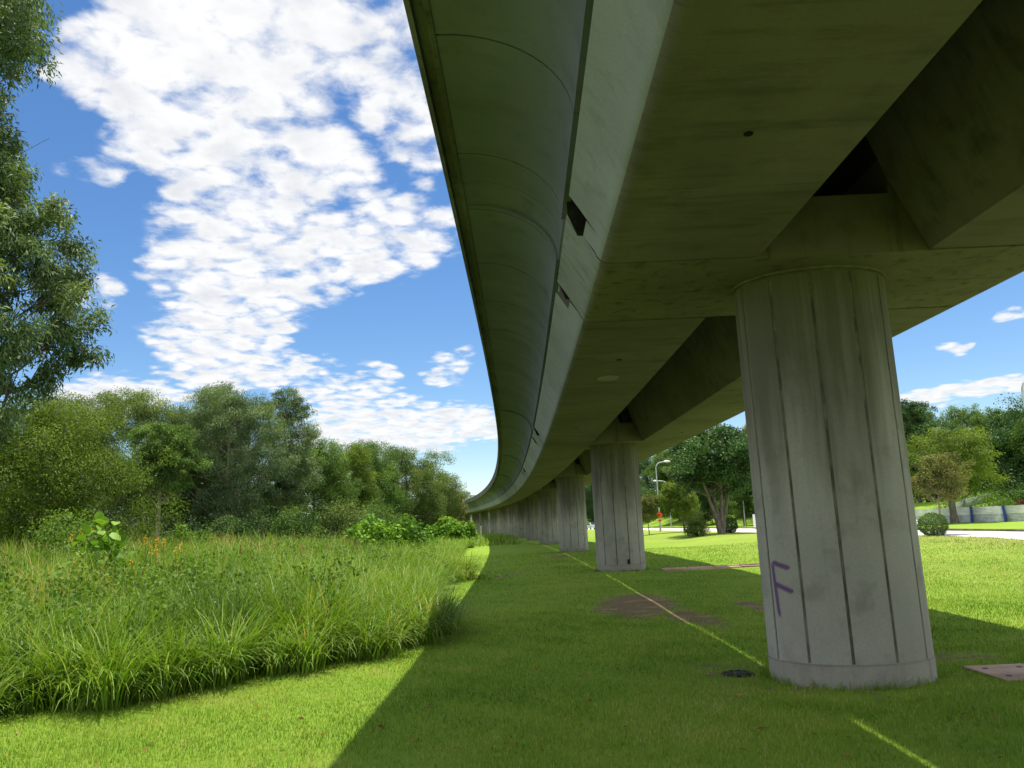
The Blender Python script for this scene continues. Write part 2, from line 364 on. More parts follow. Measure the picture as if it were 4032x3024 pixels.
L_deep = leafmat('deep_green_leaves', [(0, (.018, .045, .014)), (.5, (.04, .092, .025)), (1, (.085, .155, .04))], .22, .35, .55, gain=1.35)
L_dark = leafmat('dark_woodland_leaves', [(0, (.018, .042, .014)), (.5, (.036, .078, .024)), (1, (.07, .125, .036))], .2, .4, .4)
L_big = leafmat('broad_leaves', [(0, (.05, .12, .014)), (.5, (.11, .235, .022)), (.93, (.19, .33, .035)), (1, (.42, .28, .04))], .35, .35, .5, gain=1.25)
L_tan = leafmat('tan_green_leaves', [(0, (.08, .085, .030)), (.5, (.140, .165, .052)), (1, (.27, .25, .10))], .3, .5, .35, gain=1.25)
L_seed = leafmat('seed_heads', [(0, (.15, .07, .03)), (.5, (.28, .14, .06)), (1, (.38, .26, .11))], .3, .6, .2)
L_yel = leafmat('yellow_petals', [(0, (.75, .36, .01)), (1, (.9, .55, .02))], .3, .5, .3)
def bark(name, c1, c2):
    m, T = newmat(name); tc = T.n('ShaderNodeTexCoord').outputs['Object']
    n = T.noise(T.vmul(tc, (9, 9, 2)), 1.0, 6, .65)
    c = T.mix(T.mr(n, .35, .68), c1, c2)
    finish(T, T.n('ShaderNodeBsdfPrincipled', {'Base Color': c, 'Roughness': .9, 'Specular IOR Level': .2, 'Normal': bump(T, n, .6, .03)}))
    return m
B_grey = bark('grey_bark', (.10, .085, .07), (.21, .185, .155)); B_dark = bark('dark_bark', (.04, .034, .028), (.10, .085, .065)); B_pale = bark('pale_bark', (.22, .19, .15), (.36, .32, .26))

# ------------------------------------------------------------------ foliage builders
def nrmz(v): return v / (np.linalg.norm(v, axis=-1, keepdims=True) + 1e-9)
def leaf_arrays(P, D, N, L, W, curve=0.0, rnd=False):
    """one folded rhombic leaf per point: P base, D direction, N face normal"""
    S = nrmz(np.cross(D, N)); N2 = np.cross(S, D)
    L = L[:, None]; W = W[:, None]
    a_ = P; m1 = P + D * L * .45 + S * W * .5 + N2 * W * .14; m2 = P + D * L * .45 - S * W * .5 + N2 * W * .14
    t = P + D * L - N2 * L * curve - np.array([0, 0, 1.]) * L * curve
    if rnd:      # broad oval leaf, two quads folded on the midrib
        e = []
        for f, wq in ((.18, .34), (.50, .52), (.82, .36)):
            for sg in (1, -1): e.append(P + D * L * f + sg * S * W * wq + N2 * W * .12 - N2 * L * curve * f * f - np.array([0, 0, 1.]) * L * curve * f * f)
        V = np.stack([a_, e[0], e[2], e[4], t, e[5], e[3], e[1]], 1).reshape(-1, 3); i0 = np.arange(len(P))[:, None] * 8
        Q = np.concatenate([i0 + np.array([[7, 0, 1, 2]]), i0 + np.array([[7, 2, 3, 6]]), i0 + np.array([[6, 3, 4, 5]])], 1).reshape(-1, 4)
        return V, Q
    V = np.stack([a_, m1, t, m2], 1).reshape(-1, 3); Q = np.arange(len(P) * 4).reshape(-1, 4)
    return V, Q
def leaf_cloud(rng, centers, radii, n_per, leaf, droop, flat=.7, twigs=8, tight=.25, ctint=None, up=.7, rnd=False):
    Ps, Ts = [], []
    Dv = []
    for ci, (c, cr) in enumerate(zip(centers, radii)):
        n = max(4, int(n_per * (cr / np.mean(radii)) ** 2))
        tw = nrmz(rng.normal(size=(twigs, 3)) + np.array([0, 0, .25])) * cr * rng.uniform(.45, 1.05, (twigs, 1)) * np.array([1, 1, flat])
        k = rng.integers(0, twigs, n)
        off = tw[k] + np.clip(rng.normal(size=(n, 3)), -1.7, 1.7) * cr * tight * np.array([1, 1, flat])
        Ps.append(c + off); Dv.append(nrmz(off + 1e-6))
        base = rng.uniform(.15, .75) if ctint is None else ctint[ci]
        twt = rng.normal(0, .08, twigs)
        Ts.append(np.clip(base + twt[k] + rng.normal(0, .09, n), 0, 1))
    P = np.concatenate(Ps); O = np.concatenate(Dv); t = np.concatenate(Ts); n = len(P)
    Dd = nrmz(O * .55 + rng.normal(size=(n, 3)) * .65 + np.array([0, 0, -droop]))
    N = nrmz(rng.normal(size=(n, 3)) * .6 + np.array([0, 0, up]) + O * .35)
    L = leaf[0] * rng.uniform(.65, 1.3, n); W = leaf[1] * rng.uniform(.7, 1.25, n)
    V, Q = leaf_arrays(P, Dd, N, L, W, .12, rnd)
    return V, Q, np.repeat(t, 3) if rnd else t
# ------------------------------------------------------------------ ground sheet, road, kerb
def grid(xs, ys):
    gx, gy = np.meshgrid(xs, ys); V = np.stack([gx.ravel(), gy.ravel(), ground(gx.ravel(), gy.ravel())], -1)
    nx, ny = len(xs), len(ys); i = np.arange(nx * ny).reshape(ny, nx)
    Q = np.stack([i[:-1, :-1].ravel(), i[:-1, 1:].ravel(), i[1:, 1:].ravel(), i[1:, :-1].ravel()], -1)
    return V, Q
xs = np.concatenate([[-1500, -700, -300, -150], np.arange(-90, -14, 2.), np.arange(-14, 10, .2), np.arange(10, 62, .5), np.arange(62, 100, 3.), [130, 200, 400, 800, 1500]])
ys = np.concatenate([[-300, -120, -50], np.arange(-24, 3, 1.5), np.arange(3, 28, .2), np.arange(28, 60, .4), np.arange(60, 140, 1.), np.arange(140, 330, 5.), [400, 600, 1000, 1800]])
V, Q = grid(xs, ys)
me = quads_mesh('lawn', V, Q, smooth=True)
s_, o_ = so(V[:, 0], V[:, 1])
at1 = me.attributes.new('dirt', 'FLOAT', 'POINT'); at1.data.foreach_set('value', np.maximum(dirt(s_, o_), .4 * smooth01(gedge(s_) - o_, .2, 1.2) * (1 - smooth01(s_, 40, 70))).astype(np.float32))
dry = .85 * smooth01(o_, 12, 19) * (1 - smooth01(o_, 20, 22)) * (1 - .75 * smooth01(s_, 40, 60)) + .25 * smooth01(o_, 5, 9) * (1 - smooth01(o_, 20, 22))
at2 = me.attributes.new('dry', 'FLOAT', 'POINT'); at2.data.foreach_set('value', dry.astype(np.float32))
tag(link('lawn', me, M_lawn), kind='structure')
def strip(name, o0, o1, z0, z1, mat, s0=-50, s1=315, step=2.):
    s = np.arange(s0, s1, step); A = at(s, o0, z0); B = at(s, o1, z1); n = len(s)
    i = np.arange(n - 1); Q = np.stack([i, i + n, i + n + 1, i + 1], -1)
    return quads_mesh(name, np.concatenate([A, B]), Q), mat
me, mm = strip('road', R0 - .25, R1, 0.0, 0.0, M_road); tag(link('road', me, mm), kind='structure')
kb = MB()
s = np.arange(-50, 315, 2.)
sec = [(R1, -.05), (R1, .13), (R1 + .03, .15), (R1 + .17, .15), (R1 + .17, -.05)]
P = [at(s, o, z) for o, z in sec]; n = len(s)
V = np.concatenate(P); Q = []
for k in range(len(sec) - 1):
    i = np.arange(n - 1); Q.append(np.stack([k * n + i, k * n + i + 1, (k + 1) * n + i + 1, (k + 1) * n + i], -1))
tag(link('kerb', quads_mesh('kerb', V, np.concatenate(Q)), M_kerb), kind='structure')

# ------------------------------------------------------------------ viaduct
via = empty('viaduct', at(0., 0., 0.))
tag(via, 'long curving concrete rail viaduct with twin box girders overhead', 'viaduct')
VO = np.array(via.location)
def arc(cx, cz, r, a0, a1, n): return [(cx + r * math.cos(R(a0 + (a1 - a0) * i / n)), cz + r * math.sin(R(a0 + (a1 - a0) * i / n))) for i in range(n + 1)]
GX, GZ, EX, EZ = HW + .338, .7135, HW + 1.5577, 1.6267
# girder outline, offsets positive outwards, z above the soffit level, side +1
def girder_prof(notch=False):
    p = [(.95, 0.0), (HW - .16, 0.0)] + [(HW - .16 + .175 * math.sin(R(t)), .16 - .16 * math.cos(R(t))) for t in (20, 42, 65, 84)]
    if notch: p += [(HW + .14, .33), (HW - .06, .37), (HW - .02, .80), (GX - .07, .82)]
    else: p += [(HW + .19, .44), (GX - .03, GZ - .085), (GX - .085, GZ - .075), (GX - .085, GZ + .062)]
    p += [(GX - .085, 1.88), (.10, 1.88), (.30, 1.70), (.58, .85)]
    return p
def wing_prof():
    lo = []
    for k in range(13):
        t = math.pi / 2 * k / 12
        lo.append((EX - (EX - GX) * math.cos(t) ** 1.0 * 1.0, GZ + .055 + (EZ - GZ - .055) * math.sin(t)))
    # lower face rises steeply from the groove and flattens to the tip; upper face runs parallel inside
    lo = [(GX + (EX - GX) * (1 - math.cos(math.pi / 2 * k / 12)), GZ + .055 + (EZ - GZ - .055) * math.sin(math.pi / 2 * k / 12)) for k in range(13)]
    up = [(EX, EZ + .10), (GX + (EX - GX) * .45, EZ + .10), (GX - .09, EZ + .02), (GX - .09, GZ + .055)]
    return lo + up
def parapet_prof():
    return [(EX + .002, EZ - .01), (EX + .055, EZ - .012), (EX + .07, EZ + .05), (EX + .155, EZ + .05), (EX + .17, EZ + .0), (EX + .225, EZ + .02), (EX + .24, 2.34), (EX + .06, 2.36), (EX + .05, 1.92), (EX - .10, 1.92), (EX + .002, EZ + .115)]
def slab_prof():
    return [(.027, 1.885), (EX - .105, 1.885), (EX - .105, 2.05), (.027, 2.08)]
def sweep(prof, side, s0, s1, n, caps=True):
    st = np.linspace(s0, s1, n + 1); k = len(prof)
    V = np.concatenate([at(np.full(k, t), side * np.array([q[0] for q in prof]), HS + np.array([q[1] for q in prof])) for t in st]) - VO
    F = []
    for i in range(n):
        for j in range(k):
            F.append((i * k + j, i * k + (j + 1) % k, (i + 1) * k + (j + 1) % k, (i + 1) * k + j))
    if caps: F += [tuple(range(k)), tuple(range(n * k + k - 1, n * k - 1, -1))]
    return V, F
def part(name, pieces, mat, parent=via, smooth=True, ang=30):
    b_ = MB()
    for V, F in pieces: b_.add([tuple(v) for v in V], F)
    return b_.build(name, mat, parent, smooth)
PS0, PS1 = -1.14, 1.40        # ends of the pier segment about each pier
PIERS = [-40.5, -20.25, 0.0, 20.25, 40.5, 61.0, 78.5, 93.5, 109., 126., 142.5, 158.5, 174., 190., 206., 222., 238., 254.]
gap = .036
WS0, WS1 = -.74, .95
for i in range(-2, len(PIERS) - 3):
    c0 = PIERS[i + 2]; SPi = PIERS[i + 3] - c0; a_, b_ = c0 + PS1, c0 + SPi + PS0
    nn = 6 if i < 4 else 4
    for side in (-1, 1):
        e = .46 if i < 3 else 0
        pcs = [sweep(girder_prof(), side, a_ + gap + e, b_ - gap - e, nn)]
        if e: pcs += [sweep(girder_prof(True), side, a_ + gap, a_ + gap + e - .001, 1), sweep(girder_prof(True), side, b_ - gap - e + .001, b_ - gap, 1)]
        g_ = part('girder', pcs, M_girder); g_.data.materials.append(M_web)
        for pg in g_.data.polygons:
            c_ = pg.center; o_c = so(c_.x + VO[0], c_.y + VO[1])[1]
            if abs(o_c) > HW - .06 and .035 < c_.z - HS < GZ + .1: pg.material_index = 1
        if e:
            nl = [(HW - .05, .376), (HW - .008, .80), (HW - .03, .80), (HW - .07, .376)]  # thin dark lining that paints the shade inside the notch
            part('recess_shade_lining', [sweep(nl, side, a_ + gap + .004, a_ + gap + e - .006, 1)], M_joint_shade); part('recess_shade_lining', [sweep(nl, side, b_ - gap - e + .006, b_ - gap - .004, 1)], M_joint_shade)
        part('parapet', [sweep(parapet_prof(), side, c0 + k * SPi / 8 + .006, c0 + (k + 1) * SPi / 8 - .006, 1) for k in range(8)] if i < 5 else [sweep(parapet_prof(), side, c0, c0 + SPi, 4)], M_parapet)
        part('track_slab', [sweep(slab_prof(), side, c0, c0 + SPi - .002, 4)], M_girder)
        if side == -1 and i < 5:
            for k in range(8):
                L = (SPi + WS0 - WS1) / 8; w0 = c0 + WS1
                part('wing_panel', [sweep(wing_prof(), side, w0 + k * L + .014, w0 + (k + 1) * L - .014, 1)], M_wing)
        else: part('wing_panel', [sweep(wing_prof(), side, c0 + WS1 + .01, c0 + SPi + WS0 - .01, 5)], M_wing)
    # pier segment
    for side in (-1, 1):
        wp2 = wing_prof(); rec = [(q[0] - (.03 if j < 12 else 0), q[1] + (.03 if j < 12 else 0)) for j, q in enumerate(wp2)]
        pcs = []
        for (u0, u1, pr) in ((WS0 + .012, WS0 + .12, wp2), (WS0 + .121, .10, rec), (.112, WS1 - .121, rec), (WS1 - .12, WS1 - .012, wp2)): pcs.append(sweep(pr, side, c0 + u0, c0 + u1, 1))
        part('wing_panel', pcs, M_wing)
    prof = girder_prof(); out = prof[:10]
    full = [(q[0], q[1]) for q in out] + [(GX - .10, 1.2)]
    if i < 3:
        jf = [(HW - .07, .33), (HW + .20, .36), (GX - .04, .62), (GX - .04, .80), (HW - .03, .80)]  # dark plates in the pier joint, painting shade into the notch ends
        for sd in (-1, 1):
            for (u0, u1) in ((PS0 + .003, PS0 + .012), (PS1 - .012, PS1 - .003)): part('joint_shade_plate', [sweep(jf, sd, c0 + u0, c0 + u1, 1)], M_joint_shade)
    # crosshead: solid under both girders, low between them
    cr = [(-q[0], q[1]) for q in reversed(full[1:])]
    cs = []
    for (u0, u1) in ((PS0 + .014, .060), (.072, PS1 - .014)):
        poly = full[1:] + [(.62, 1.2), (.60, .70), (-.60, .70), (-.62, 1.2)] + cr
        V, F = sweep(poly, 1, c0 + u0, c0 + u1, 1); cs.append((V, F))
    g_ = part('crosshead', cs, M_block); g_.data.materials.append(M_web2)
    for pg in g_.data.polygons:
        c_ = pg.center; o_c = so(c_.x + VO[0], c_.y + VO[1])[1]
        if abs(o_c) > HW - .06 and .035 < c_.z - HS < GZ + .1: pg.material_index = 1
    part('pier_upper_web', [sweep([(.62, 1.2), (GX - .1, 1.2), (GX - .1, 1.88), (.10, 1.88), (.3, 1.7)], sd, c0 + PS0 + .02, c0 + PS1 - .02, 1) for sd in (-1, 1)], M_void_shade)  # dark colour stands in for shade between the girders
# plates and drain holes on the soffit
def disc(name, s, o, r, h, mat, n=20):
    P0 = at(np.array(s, float), np.array(o, float), HS) - VO
    b_ = MB(); b_.tube([P0 + np.array([0, 0, .004]), P0 + np.array([0, 0, -h])], r, n); return b_.build(name, mat, via)
disc('access_cover', 5.87, -1.89, .22, .03, M_web)
for s0, o0, r in ((4.16, -1.87, .05), (-4.03, -1.88, .036), (14.2, -1.9, .05), (24.5, -1.9, .05), (16.8, 1.9, .05), (27, 1.9, .05)):
    disc('drain_hole', s0, o0, r, .008 if r > .03 else .02, M_joint_shade, 12)

# ------------------------------------------------------------------ pillars
def pillar_parts():
    ng = 12; pts = []
    for k in range(ng):
        c = 15 + 30 * k; hw = .95
        for dq, rr in ((-hw - .35, 1.0), (-hw, .988), (hw, .988), (hw + .35, 1.0)): pts.append((c + dq, rr))
        for j in range(1, 6): pts.append((c + 30 * j / 6, 1.0))
    pts.sort()
    def ring(z, sc_, groove=True): return [(PR * sc_ * (q[1] if groove else 1.0) * math.cos(R(q[0])), PR * sc_ * (q[1] if groove else 1.0) * math.sin(R(q[0])) * .80, z) for q in pts]
    def tube(levels):
        b_ = MB(); n = len(pts)
        for L in levels: b_.v += L
        for i in range(len(levels) - 1):
            for j in range(n): b_.f.append((i * n + j, i * n + (j + 1) % n, (i + 1) * n + (j + 1) % n, (i + 1) * n + j))
        b_.f.append(tuple(range(n - 1, -1, -1))); b_.f.append(tuple((len(levels) - 1) * n + j for j in range(n)))
        return b_
    shaft = tube([ring(z, 1.0) for z in (.252, 1.2, 2.2, 3.2, 4.2, HS - .055)])
    base = tube([ring(-.3, 1.006, False), ring(.232, 1.004, False), ring(.236, .985, False), ring(.254, .985, False)])
    cap = tube([ring(HS - .057, .97, False), ring(HS - .03, .975, False), ring(HS - .026, 1.02, False), ring(HS + .012, 1.03, False)])
    gr = MB()
    for k in range(ng):
        c = 15 + 30 * k; L = []
        for z in (.26, 1.5, 3., HS - .06):
            for dq in (-.9, .9): L.append((PR * .991 * math.cos(R(c + dq)), PR * .991 * math.sin(R(c + dq)) * .80, z))
        gr.add(L, [(2 * j, 2 * j + 1, 2 * j + 3, 2 * j + 2) for j in range(3)])
    return shaft, base, cap, gr
sh, ba, ca, gr = pillar_parts()
nth = ['nearest and largest grooved round concrete pillar of the viaduct, tagged with a purple letter', 'second nearest grooved concrete pillar of the viaduct, with a small rusty bracket near its foot',
       'third nearest grooved viaduct pillar, partly behind the one with the rusty bracket', 'fourth nearest viaduct pillar from the camera along the row', 'fifth nearest viaduct pillar from the camera along the row', 'sixth nearest viaduct pillar from the camera along the row',
       'seventh nearest viaduct pillar from the camera along the row', 'eighth nearest viaduct pillar, in the dark run of distant pillars', 'ninth nearest viaduct pillar, in the dark run of distant pillars', 'tenth nearest viaduct pillar, rising behind the tall weeds',
       'eleventh nearest viaduct pillar, beside the broad-leaved shrub under the far deck', 'farthest visible viaduct pillar, at the left end under the far deck']
protos = None
for i in range(12):
    P0 = at(float(PIERS[i + 2]), 0.0, 0.0); th = float(np.interp(PIERS[i + 2], CS, CT))
    e = empty('viaduct_pillar', P0, -th)
    tag(e, nth[i], 'pillar', 'grooved concrete pillars carrying the viaduct')
    if protos is None:
        protos = [sh.build('shaft', M_pillar, e, True), ba.build('base_ring', M_ring, e, True), ca.build('top_collar', M_pillar, e, True), gr.build('groove_sealant', M_groove, e)]
        first = e
    else:
        for q in protos:
            c = q.copy(); c.parent = e; C.objects.link(c)
    if i == 0: pil1 = e
    if i == 1: pil2 = e
# sprayed letter F on the first pillar, hugging the shaft
def spray(name, strokes, parent, mat, wd=.05):
    Vs, Qs, Es = [], [], []; b0 = 0
    for st in strokes:
        pts = np.array(st, float); d = np.gradient(pts, axis=0); nrm = np.stack([-d[:, 1], d[:, 0]], -1); nrm /= np.linalg.norm(nrm, axis=1)[:, None] + 1e-9
        n = len(pts); L = []
        for k, sgn in enumerate((-1, 0, 1)):
            q = pts + sgn * nrm * wd; ang = q[:, 0] / PR; rr = PR + .004 + .001 * len(Vs)
            L.append(np.stack([rr * np.sin(ang), -rr * np.cos(ang) * .80, q[:, 1]], -1)); ed = np.full(n, 1.0 - abs(sgn)); ed[0] *= .4; ed[-1] *= .35; Es.append(ed)
        V = np.concatenate(L); i = np.arange(n - 1)
        for k in (0, 1): Qs.append(np.stack([i, i + 1, i + 1 + n, i + n], -1) + k * n + b0)
        Vs.append(V); b0 += len(V)
    me = quads_mesh(name, np.concatenate(Vs), np.concatenate(Qs), smooth=True)
    at_ = me.attributes.new('core', 'FLOAT', 'POINT'); at_.data.foreach_set('value', np.concatenate(Es).astype(np.float32))
    return link(name, me, mat, parent)
def ln(a, b_, n=8): return [(a[0] + (b_[0] - a[0]) * k / n, a[1] + (b_[1] - a[1]) * k / n) for k in range(n + 1)]
mm, T = newmat('purple_spray'); M_spray = mm
tc = T.n('ShaderNodeTexCoord').outputs['Object']
co_ = T.n('ShaderNodeAttribute', attribute_name='core').outputs['Fac']
al_ = T.mr(T.m('ADD', co_, T.m('MULTIPLY', T.m('SUBTRACT', T.noise(tc, 60, 5, .75), .5), .5)), .12, .85, 0., .72)
pb_ = T.n('ShaderNodeBsdfPrincipled', {'Base Color': (.12, .05, .20), 'Roughness': .8})
finish(T, T.n('ShaderNodeMixShader', {0: al_, 1: T.n('ShaderNodeBsdfTransparent').outputs[0], 2: pb_.outputs[0]}))

def tree(name, label, cat, pos, H, W, lm, bm_, seed, cb=.3, ncl=34, lpc=420, leaf=(.16, .06), tr=.13, lean=(0, 0), stems=1, droop=.35, shape=1.0, group=None, flat=.75, crs=.19, off=(0, 0), wob=.25, bare=0, sink=.12, D2=None):
    rng = np.random.default_rng(seed)
    gz = float(ground(pos[0], pos[1])) - .05
    e = empty(name, (pos[0], pos[1], gz)); tag(e, label, cat, group)
    W2 = (W / 2, (D2 or W) / 2)
    ph = rng.uniform(0, 6.28, 6)
    def axis(t):
        t = np.asarray(t, float)
        return np.stack([lean[0] * t * H + off[0] * t + wob * np.sin(2.4 * t + ph[0]) * t, lean[1] * t * H + off[1] * t + wob * np.sin(2.9 * t + ph[1]) * t, t * H], -1)
    u = (np.arange(ncl) + rng.uniform(.0, 1., ncl)) / ncl
    f = np.sin(np.pi * np.clip(.10 + .84 * u, 0, 1)) ** (.55 / shape)
    ang = np.arange(ncl) * 2.39996 + rng.normal(0, .45, ncl)
    lob = 1 + .22 * np.sin(3 * ang + ph[2]) + .13 * np.sin(5 * ang + 4 * u + ph[3])
    rr = f * lob * np.sqrt(rng.uniform(.12, 1.0, ncl)) * (1 - crs * .9)
    t = cb + (1 - cb) * (u * .93) ** .92
    c = axis(t); c[:, 0] += rr * np.cos(ang) * W2[0]; c[:, 1] += rr * np.sin(ang) * W2[1]; c[:, 2] += rng.normal(0, .025 * H, ncl)
    cr = W * crs * rng.uniform(.65, 1.35, ncl)
    c[:, 2] = np.minimum(c[:, 2], H - cr * .6)
    V, Q, ti = leaf_cloud(rng, c, cr, lpc, leaf, droop, flat)
    link('crown', quads_mesh('crown', V, Q, ti), lm, e)
    b_ = MB()
    for k in range(stems):
        dx = (k - (stems - 1) / 2) * .16 * W if stems > 1 else 0
        tt = np.linspace(0, .86, 9); p = axis(tt); p[:, 0] += dx * tt ** 1.2 * 1.3 + (k * .1 if stems > 1 else 0); p[:, 1] += (.1 * k if stems > 1 else 0) + (rng.uniform(-.1, .1) * W * tt if stems > 1 else 0)
        p[0, 2] = -.15
        r0 = tr * (.75 if stems > 1 else 1)
        b_.tube(p, [r0 * (1.25 if i == 0 else 1.0) * (1 - .82 * q / .86) + .008 for i, q in enumerate(tt)], 8)
    for i in range(ncl):
        if rng.uniform() < .12: continue
        ta = max(.12 + .5 * cb, t[i] - rng.uniform(.08, .22)); p0 = axis(ta); p3 = c[i]
        if stems > 1: p0 = p0 + np.array([(rng.integers(0, stems) - (stems - 1) / 2) * .16 * W * ta ** 1.2 * 1.3, 0, 0])
        mid = p0 * .45 + p3 * .55 + np.array([0, 0, -.04 * H * rng.uniform(.2, 1)]) + rng.normal(0, .03 * W, 3)
        r0 = max(.012, tr * .36 * (1 - .6 * t[i]))
        b_.tube([p0, mid, p3], [r0, r0 * .6, .007], 5, False)
        for q in range(2): 
            b_.tube([mid, mid * .3 + p3 * .7 + rng.normal(0, cr[i] * .6, 3)], [r0 * .4, .005], 4, False)
    for i in range(bare):
        ta = rng.uniform(.18, cb + .1); p0 = axis(ta); a2 = rng.uniform(0, 6.28); ll = W * rng.uniform(.2, .42)
        p1 = p0 + np.array([math.cos(a2) * ll, math.sin(a2) * ll, ll * rng.uniform(.1, .6)])
        b_.tube([p0, p0 * .5 + p1 * .5 + rng.normal(0, .08, 3), p1], [tr * .3, tr * .18, .008], 5, False)
    b_.build('trunk', bm_, e, True)
    return e
# graffiti and bracket
spray('graffiti_letter', [ln((-1.12, 1.34), (-1.08, .72), 10), ln((-1.12, 1.34), (-.84, 1.27)), ln((-1.10, 1.10), (-.82, 1.01))], pil1, M_spray)
M_rust = simple('rusty_steel', (.05, .03, .02), .9, .2, .2, .5, 20)
b_ = MB(); b_.box((.18, -PR * .80 + .0, .36), (.07, .06, .16)); b_.box((.18, -PR * .80 - .03, .33), (.10, .03, .03)); b_.box((.20, -PR * .80 - .035, .42), (.03, .04, .05))
b_.build('rusty_bracket', M_rust, pil2, bevel=.004)

# ------------------------------------------------------------------ turf blades (short lawn)
def blades(P, H, Wd, tint, rng, bend=.5, seg=1, az=None, arch=None):
    n = len(P); az = rng.uniform(0, 6.283, n) if az is None else az
    dx = np.stack([np.cos(az), np.sin(az), 0 * az], -1); sd = np.stack([-np.sin(az), np.cos(az), 0 * az], -1)
    ar = (bend * rng.uniform(.2, 1.5, n)) if arch is None else arch
    lv = []
    for k in range(seg + 1):
        t = k / seg
        ang = .12 + ar * t                      # angle from vertical grows along the blade
        # integrate the arc
        if k == 0: pos = P.copy(); prev = .12 + 0 * ar
        else:
            a_ = .5 * (ang + prev); pos = pos + (H / seg)[:, None] * (np.sin(a_)[:, None] * dx + np.cos(a_)[:, None] * np.array([0, 0, 1.])); prev = ang
        wk = Wd * (1 - .92 * t ** 1.6)
        if k == 0: wk = wk * .7
        lv.append((pos - sd * wk[:, None] / 2, pos + sd * wk[:, None] / 2))
    V = np.stack([q for L in lv for q in L], 1)          # n, 2(seg+1), 3
    m = 2 * (seg + 1); base = np.arange(n)[:, None] * m
    Q = np.concatenate([base + np.array([[2 * k, 2 * k + 1, 2 * k + 3, 2 * k + 2]]) for k in range(seg)], 1).reshape(-1, 4)
    return V.reshape(-1, 3), Q, np.repeat(tint, seg)
def pnoise(x, y, sc, seed):
    r = np.random.default_rng(seed); v = 0 * x
    for k in range(6):
        a = r.uniform(0, 6.28); f = sc * r.uniform(.6, 1.8); v = v + np.sin((x * math.cos(a) + y * math.sin(a)) * f + r.uniform(0, 6.28))
    return v / 6 * 1.6
rng = np.random.default_rng(5)
Vs, Qs, Ts = [], [], []; nv = 0
for (y0, y1, hw0, hw1, dens, hgt, wid) in ((3.6, 7, 3.6, 6., 3400, .042, .0055), (7, 11, 6., 9, 2000, .045, .0075), (11, 17, 9., 13, 900, .048, .011), (17, 28, 13, 20, 330, .052, .018), (28, 50, 20, 26, 80, .06, .034)):
    n = int((y1 - y0) * (hw0 + hw1) * dens)
    y = rng.uniform(y0, y1, n); x = rng.uniform(-1, 1, n) * (hw0 + (hw1 - hw0) * (y - y0) / (y1 - y0))
    s, o = so(x, y)
    d_ = dirt(s, o); keep = (o > gedge(s) + .0) & (o < 20) & (rng.uniform(0, 1, n) > np.clip(1.1 * d_ + .45 * pnoise(x, y, 3.5, 12) * smooth01(d_, .05, .3), 0, .9))
    keep &= ~((np.abs(s) < .76) & (np.abs(o) < .95) & ((s / .75) ** 2 + (o / .93) ** 2 < 1))
    keep &= ~((x > 5.20) & (x < 8.5) & (y > 8.85) & (y < 9.60)) & ~((x > 5.0) & (x < 14) & (y > 27.9) & (y < 29.3))
    x, y = x[keep], y[keep]; n = len(x)
    P = np.stack([x, y, ground(x, y) - .003], -1)
    tn = np.clip(.48 + .26 * pnoise(x, y, 1.2, 1) + .2 * pnoise(x, y, 5., 2) + rng.normal(0, .22, n) + .5 * (rng.uniform(0, 1, n) < .06), 0, 1)
    V, Q, t = blades(P, hgt * rng.uniform(.5, 1.4, n) * (1 + .25 * pnoise(x, y, 2.5, 3)), wid * rng.uniform(.7, 1.3, n), tn, rng, 1.0, 1 if y0 > 11 else 2)
    Vs.append(V); Qs.append(Q + nv); Ts.append(t); nv += len(V)
for i in range(4):
    n = (1500, 900, 500, 400)[i]; an = rng.uniform(0, 6.283, n); rr = 1.015 + np.abs(rng.normal(0, .05, n)); k = rng.uniform(0, 1, n) < .45 + .5 * np.sin(an * 3 + i) * np.sin(an * 7)
    an, rr = an[k], rr[k]; n = len(an)
    q = at(PIERS[i + 2] + rr * PR * .80 * np.sin(an), rr * PR * np.cos(an)); q[:, 2] = ground(q[:, 0], q[:, 1])
    V, Q, t = blades(q, rng.uniform(.05, .16, n), rng.uniform(.005, .010, n) * (1 + i), np.clip(rng.normal(.35, .2, n), 0, 1), rng, 1.1, 2)
    Vs.append(V); Qs.append(Q + nv); Ts.append(t); nv += len(V)
tag(link('lawn_grass', quads_mesh('lawn_grass', np.concatenate(Vs), np.concatenate(Qs), np.concatenate(Ts)), L_turf), 'short mown grass covering the lawn under and beside the viaduct', 'grass', kind='stuff')

rng = np.random.default_rng(9); n = 420
y = rng.uniform(4.5, 26, n); x = rng.uniform(-.7, .75, n) * y; s, o = so(x, y); k = (o > gedge(s) + .1) & (o < 16) & (np.hypot(s, o) > 1.1); x, y = x[k], y[k]; n = len(x)
P = np.stack([x, y, ground(x, y) + .03], -1); an = rng.uniform(0, 6.28, n); Dd = np.stack([np.cos(an), np.sin(an), rng.normal(0, .2, n)], -1)
V, Q = leaf_arrays(P, nrmz(Dd), nrmz(rng.normal(size=(n, 3)) * .4 + np.array([0, 0, 1.])), rng.uniform(.05, .11, n), rng.uniform(.02, .045, n))
tag(link('fallen_leaves', quads_mesh('fallen_leaves', V, Q, rng.uniform(0, .9, n)), L_seed), 'scattered dry brown leaves lying on the lawn', 'leaves', kind='stuff')
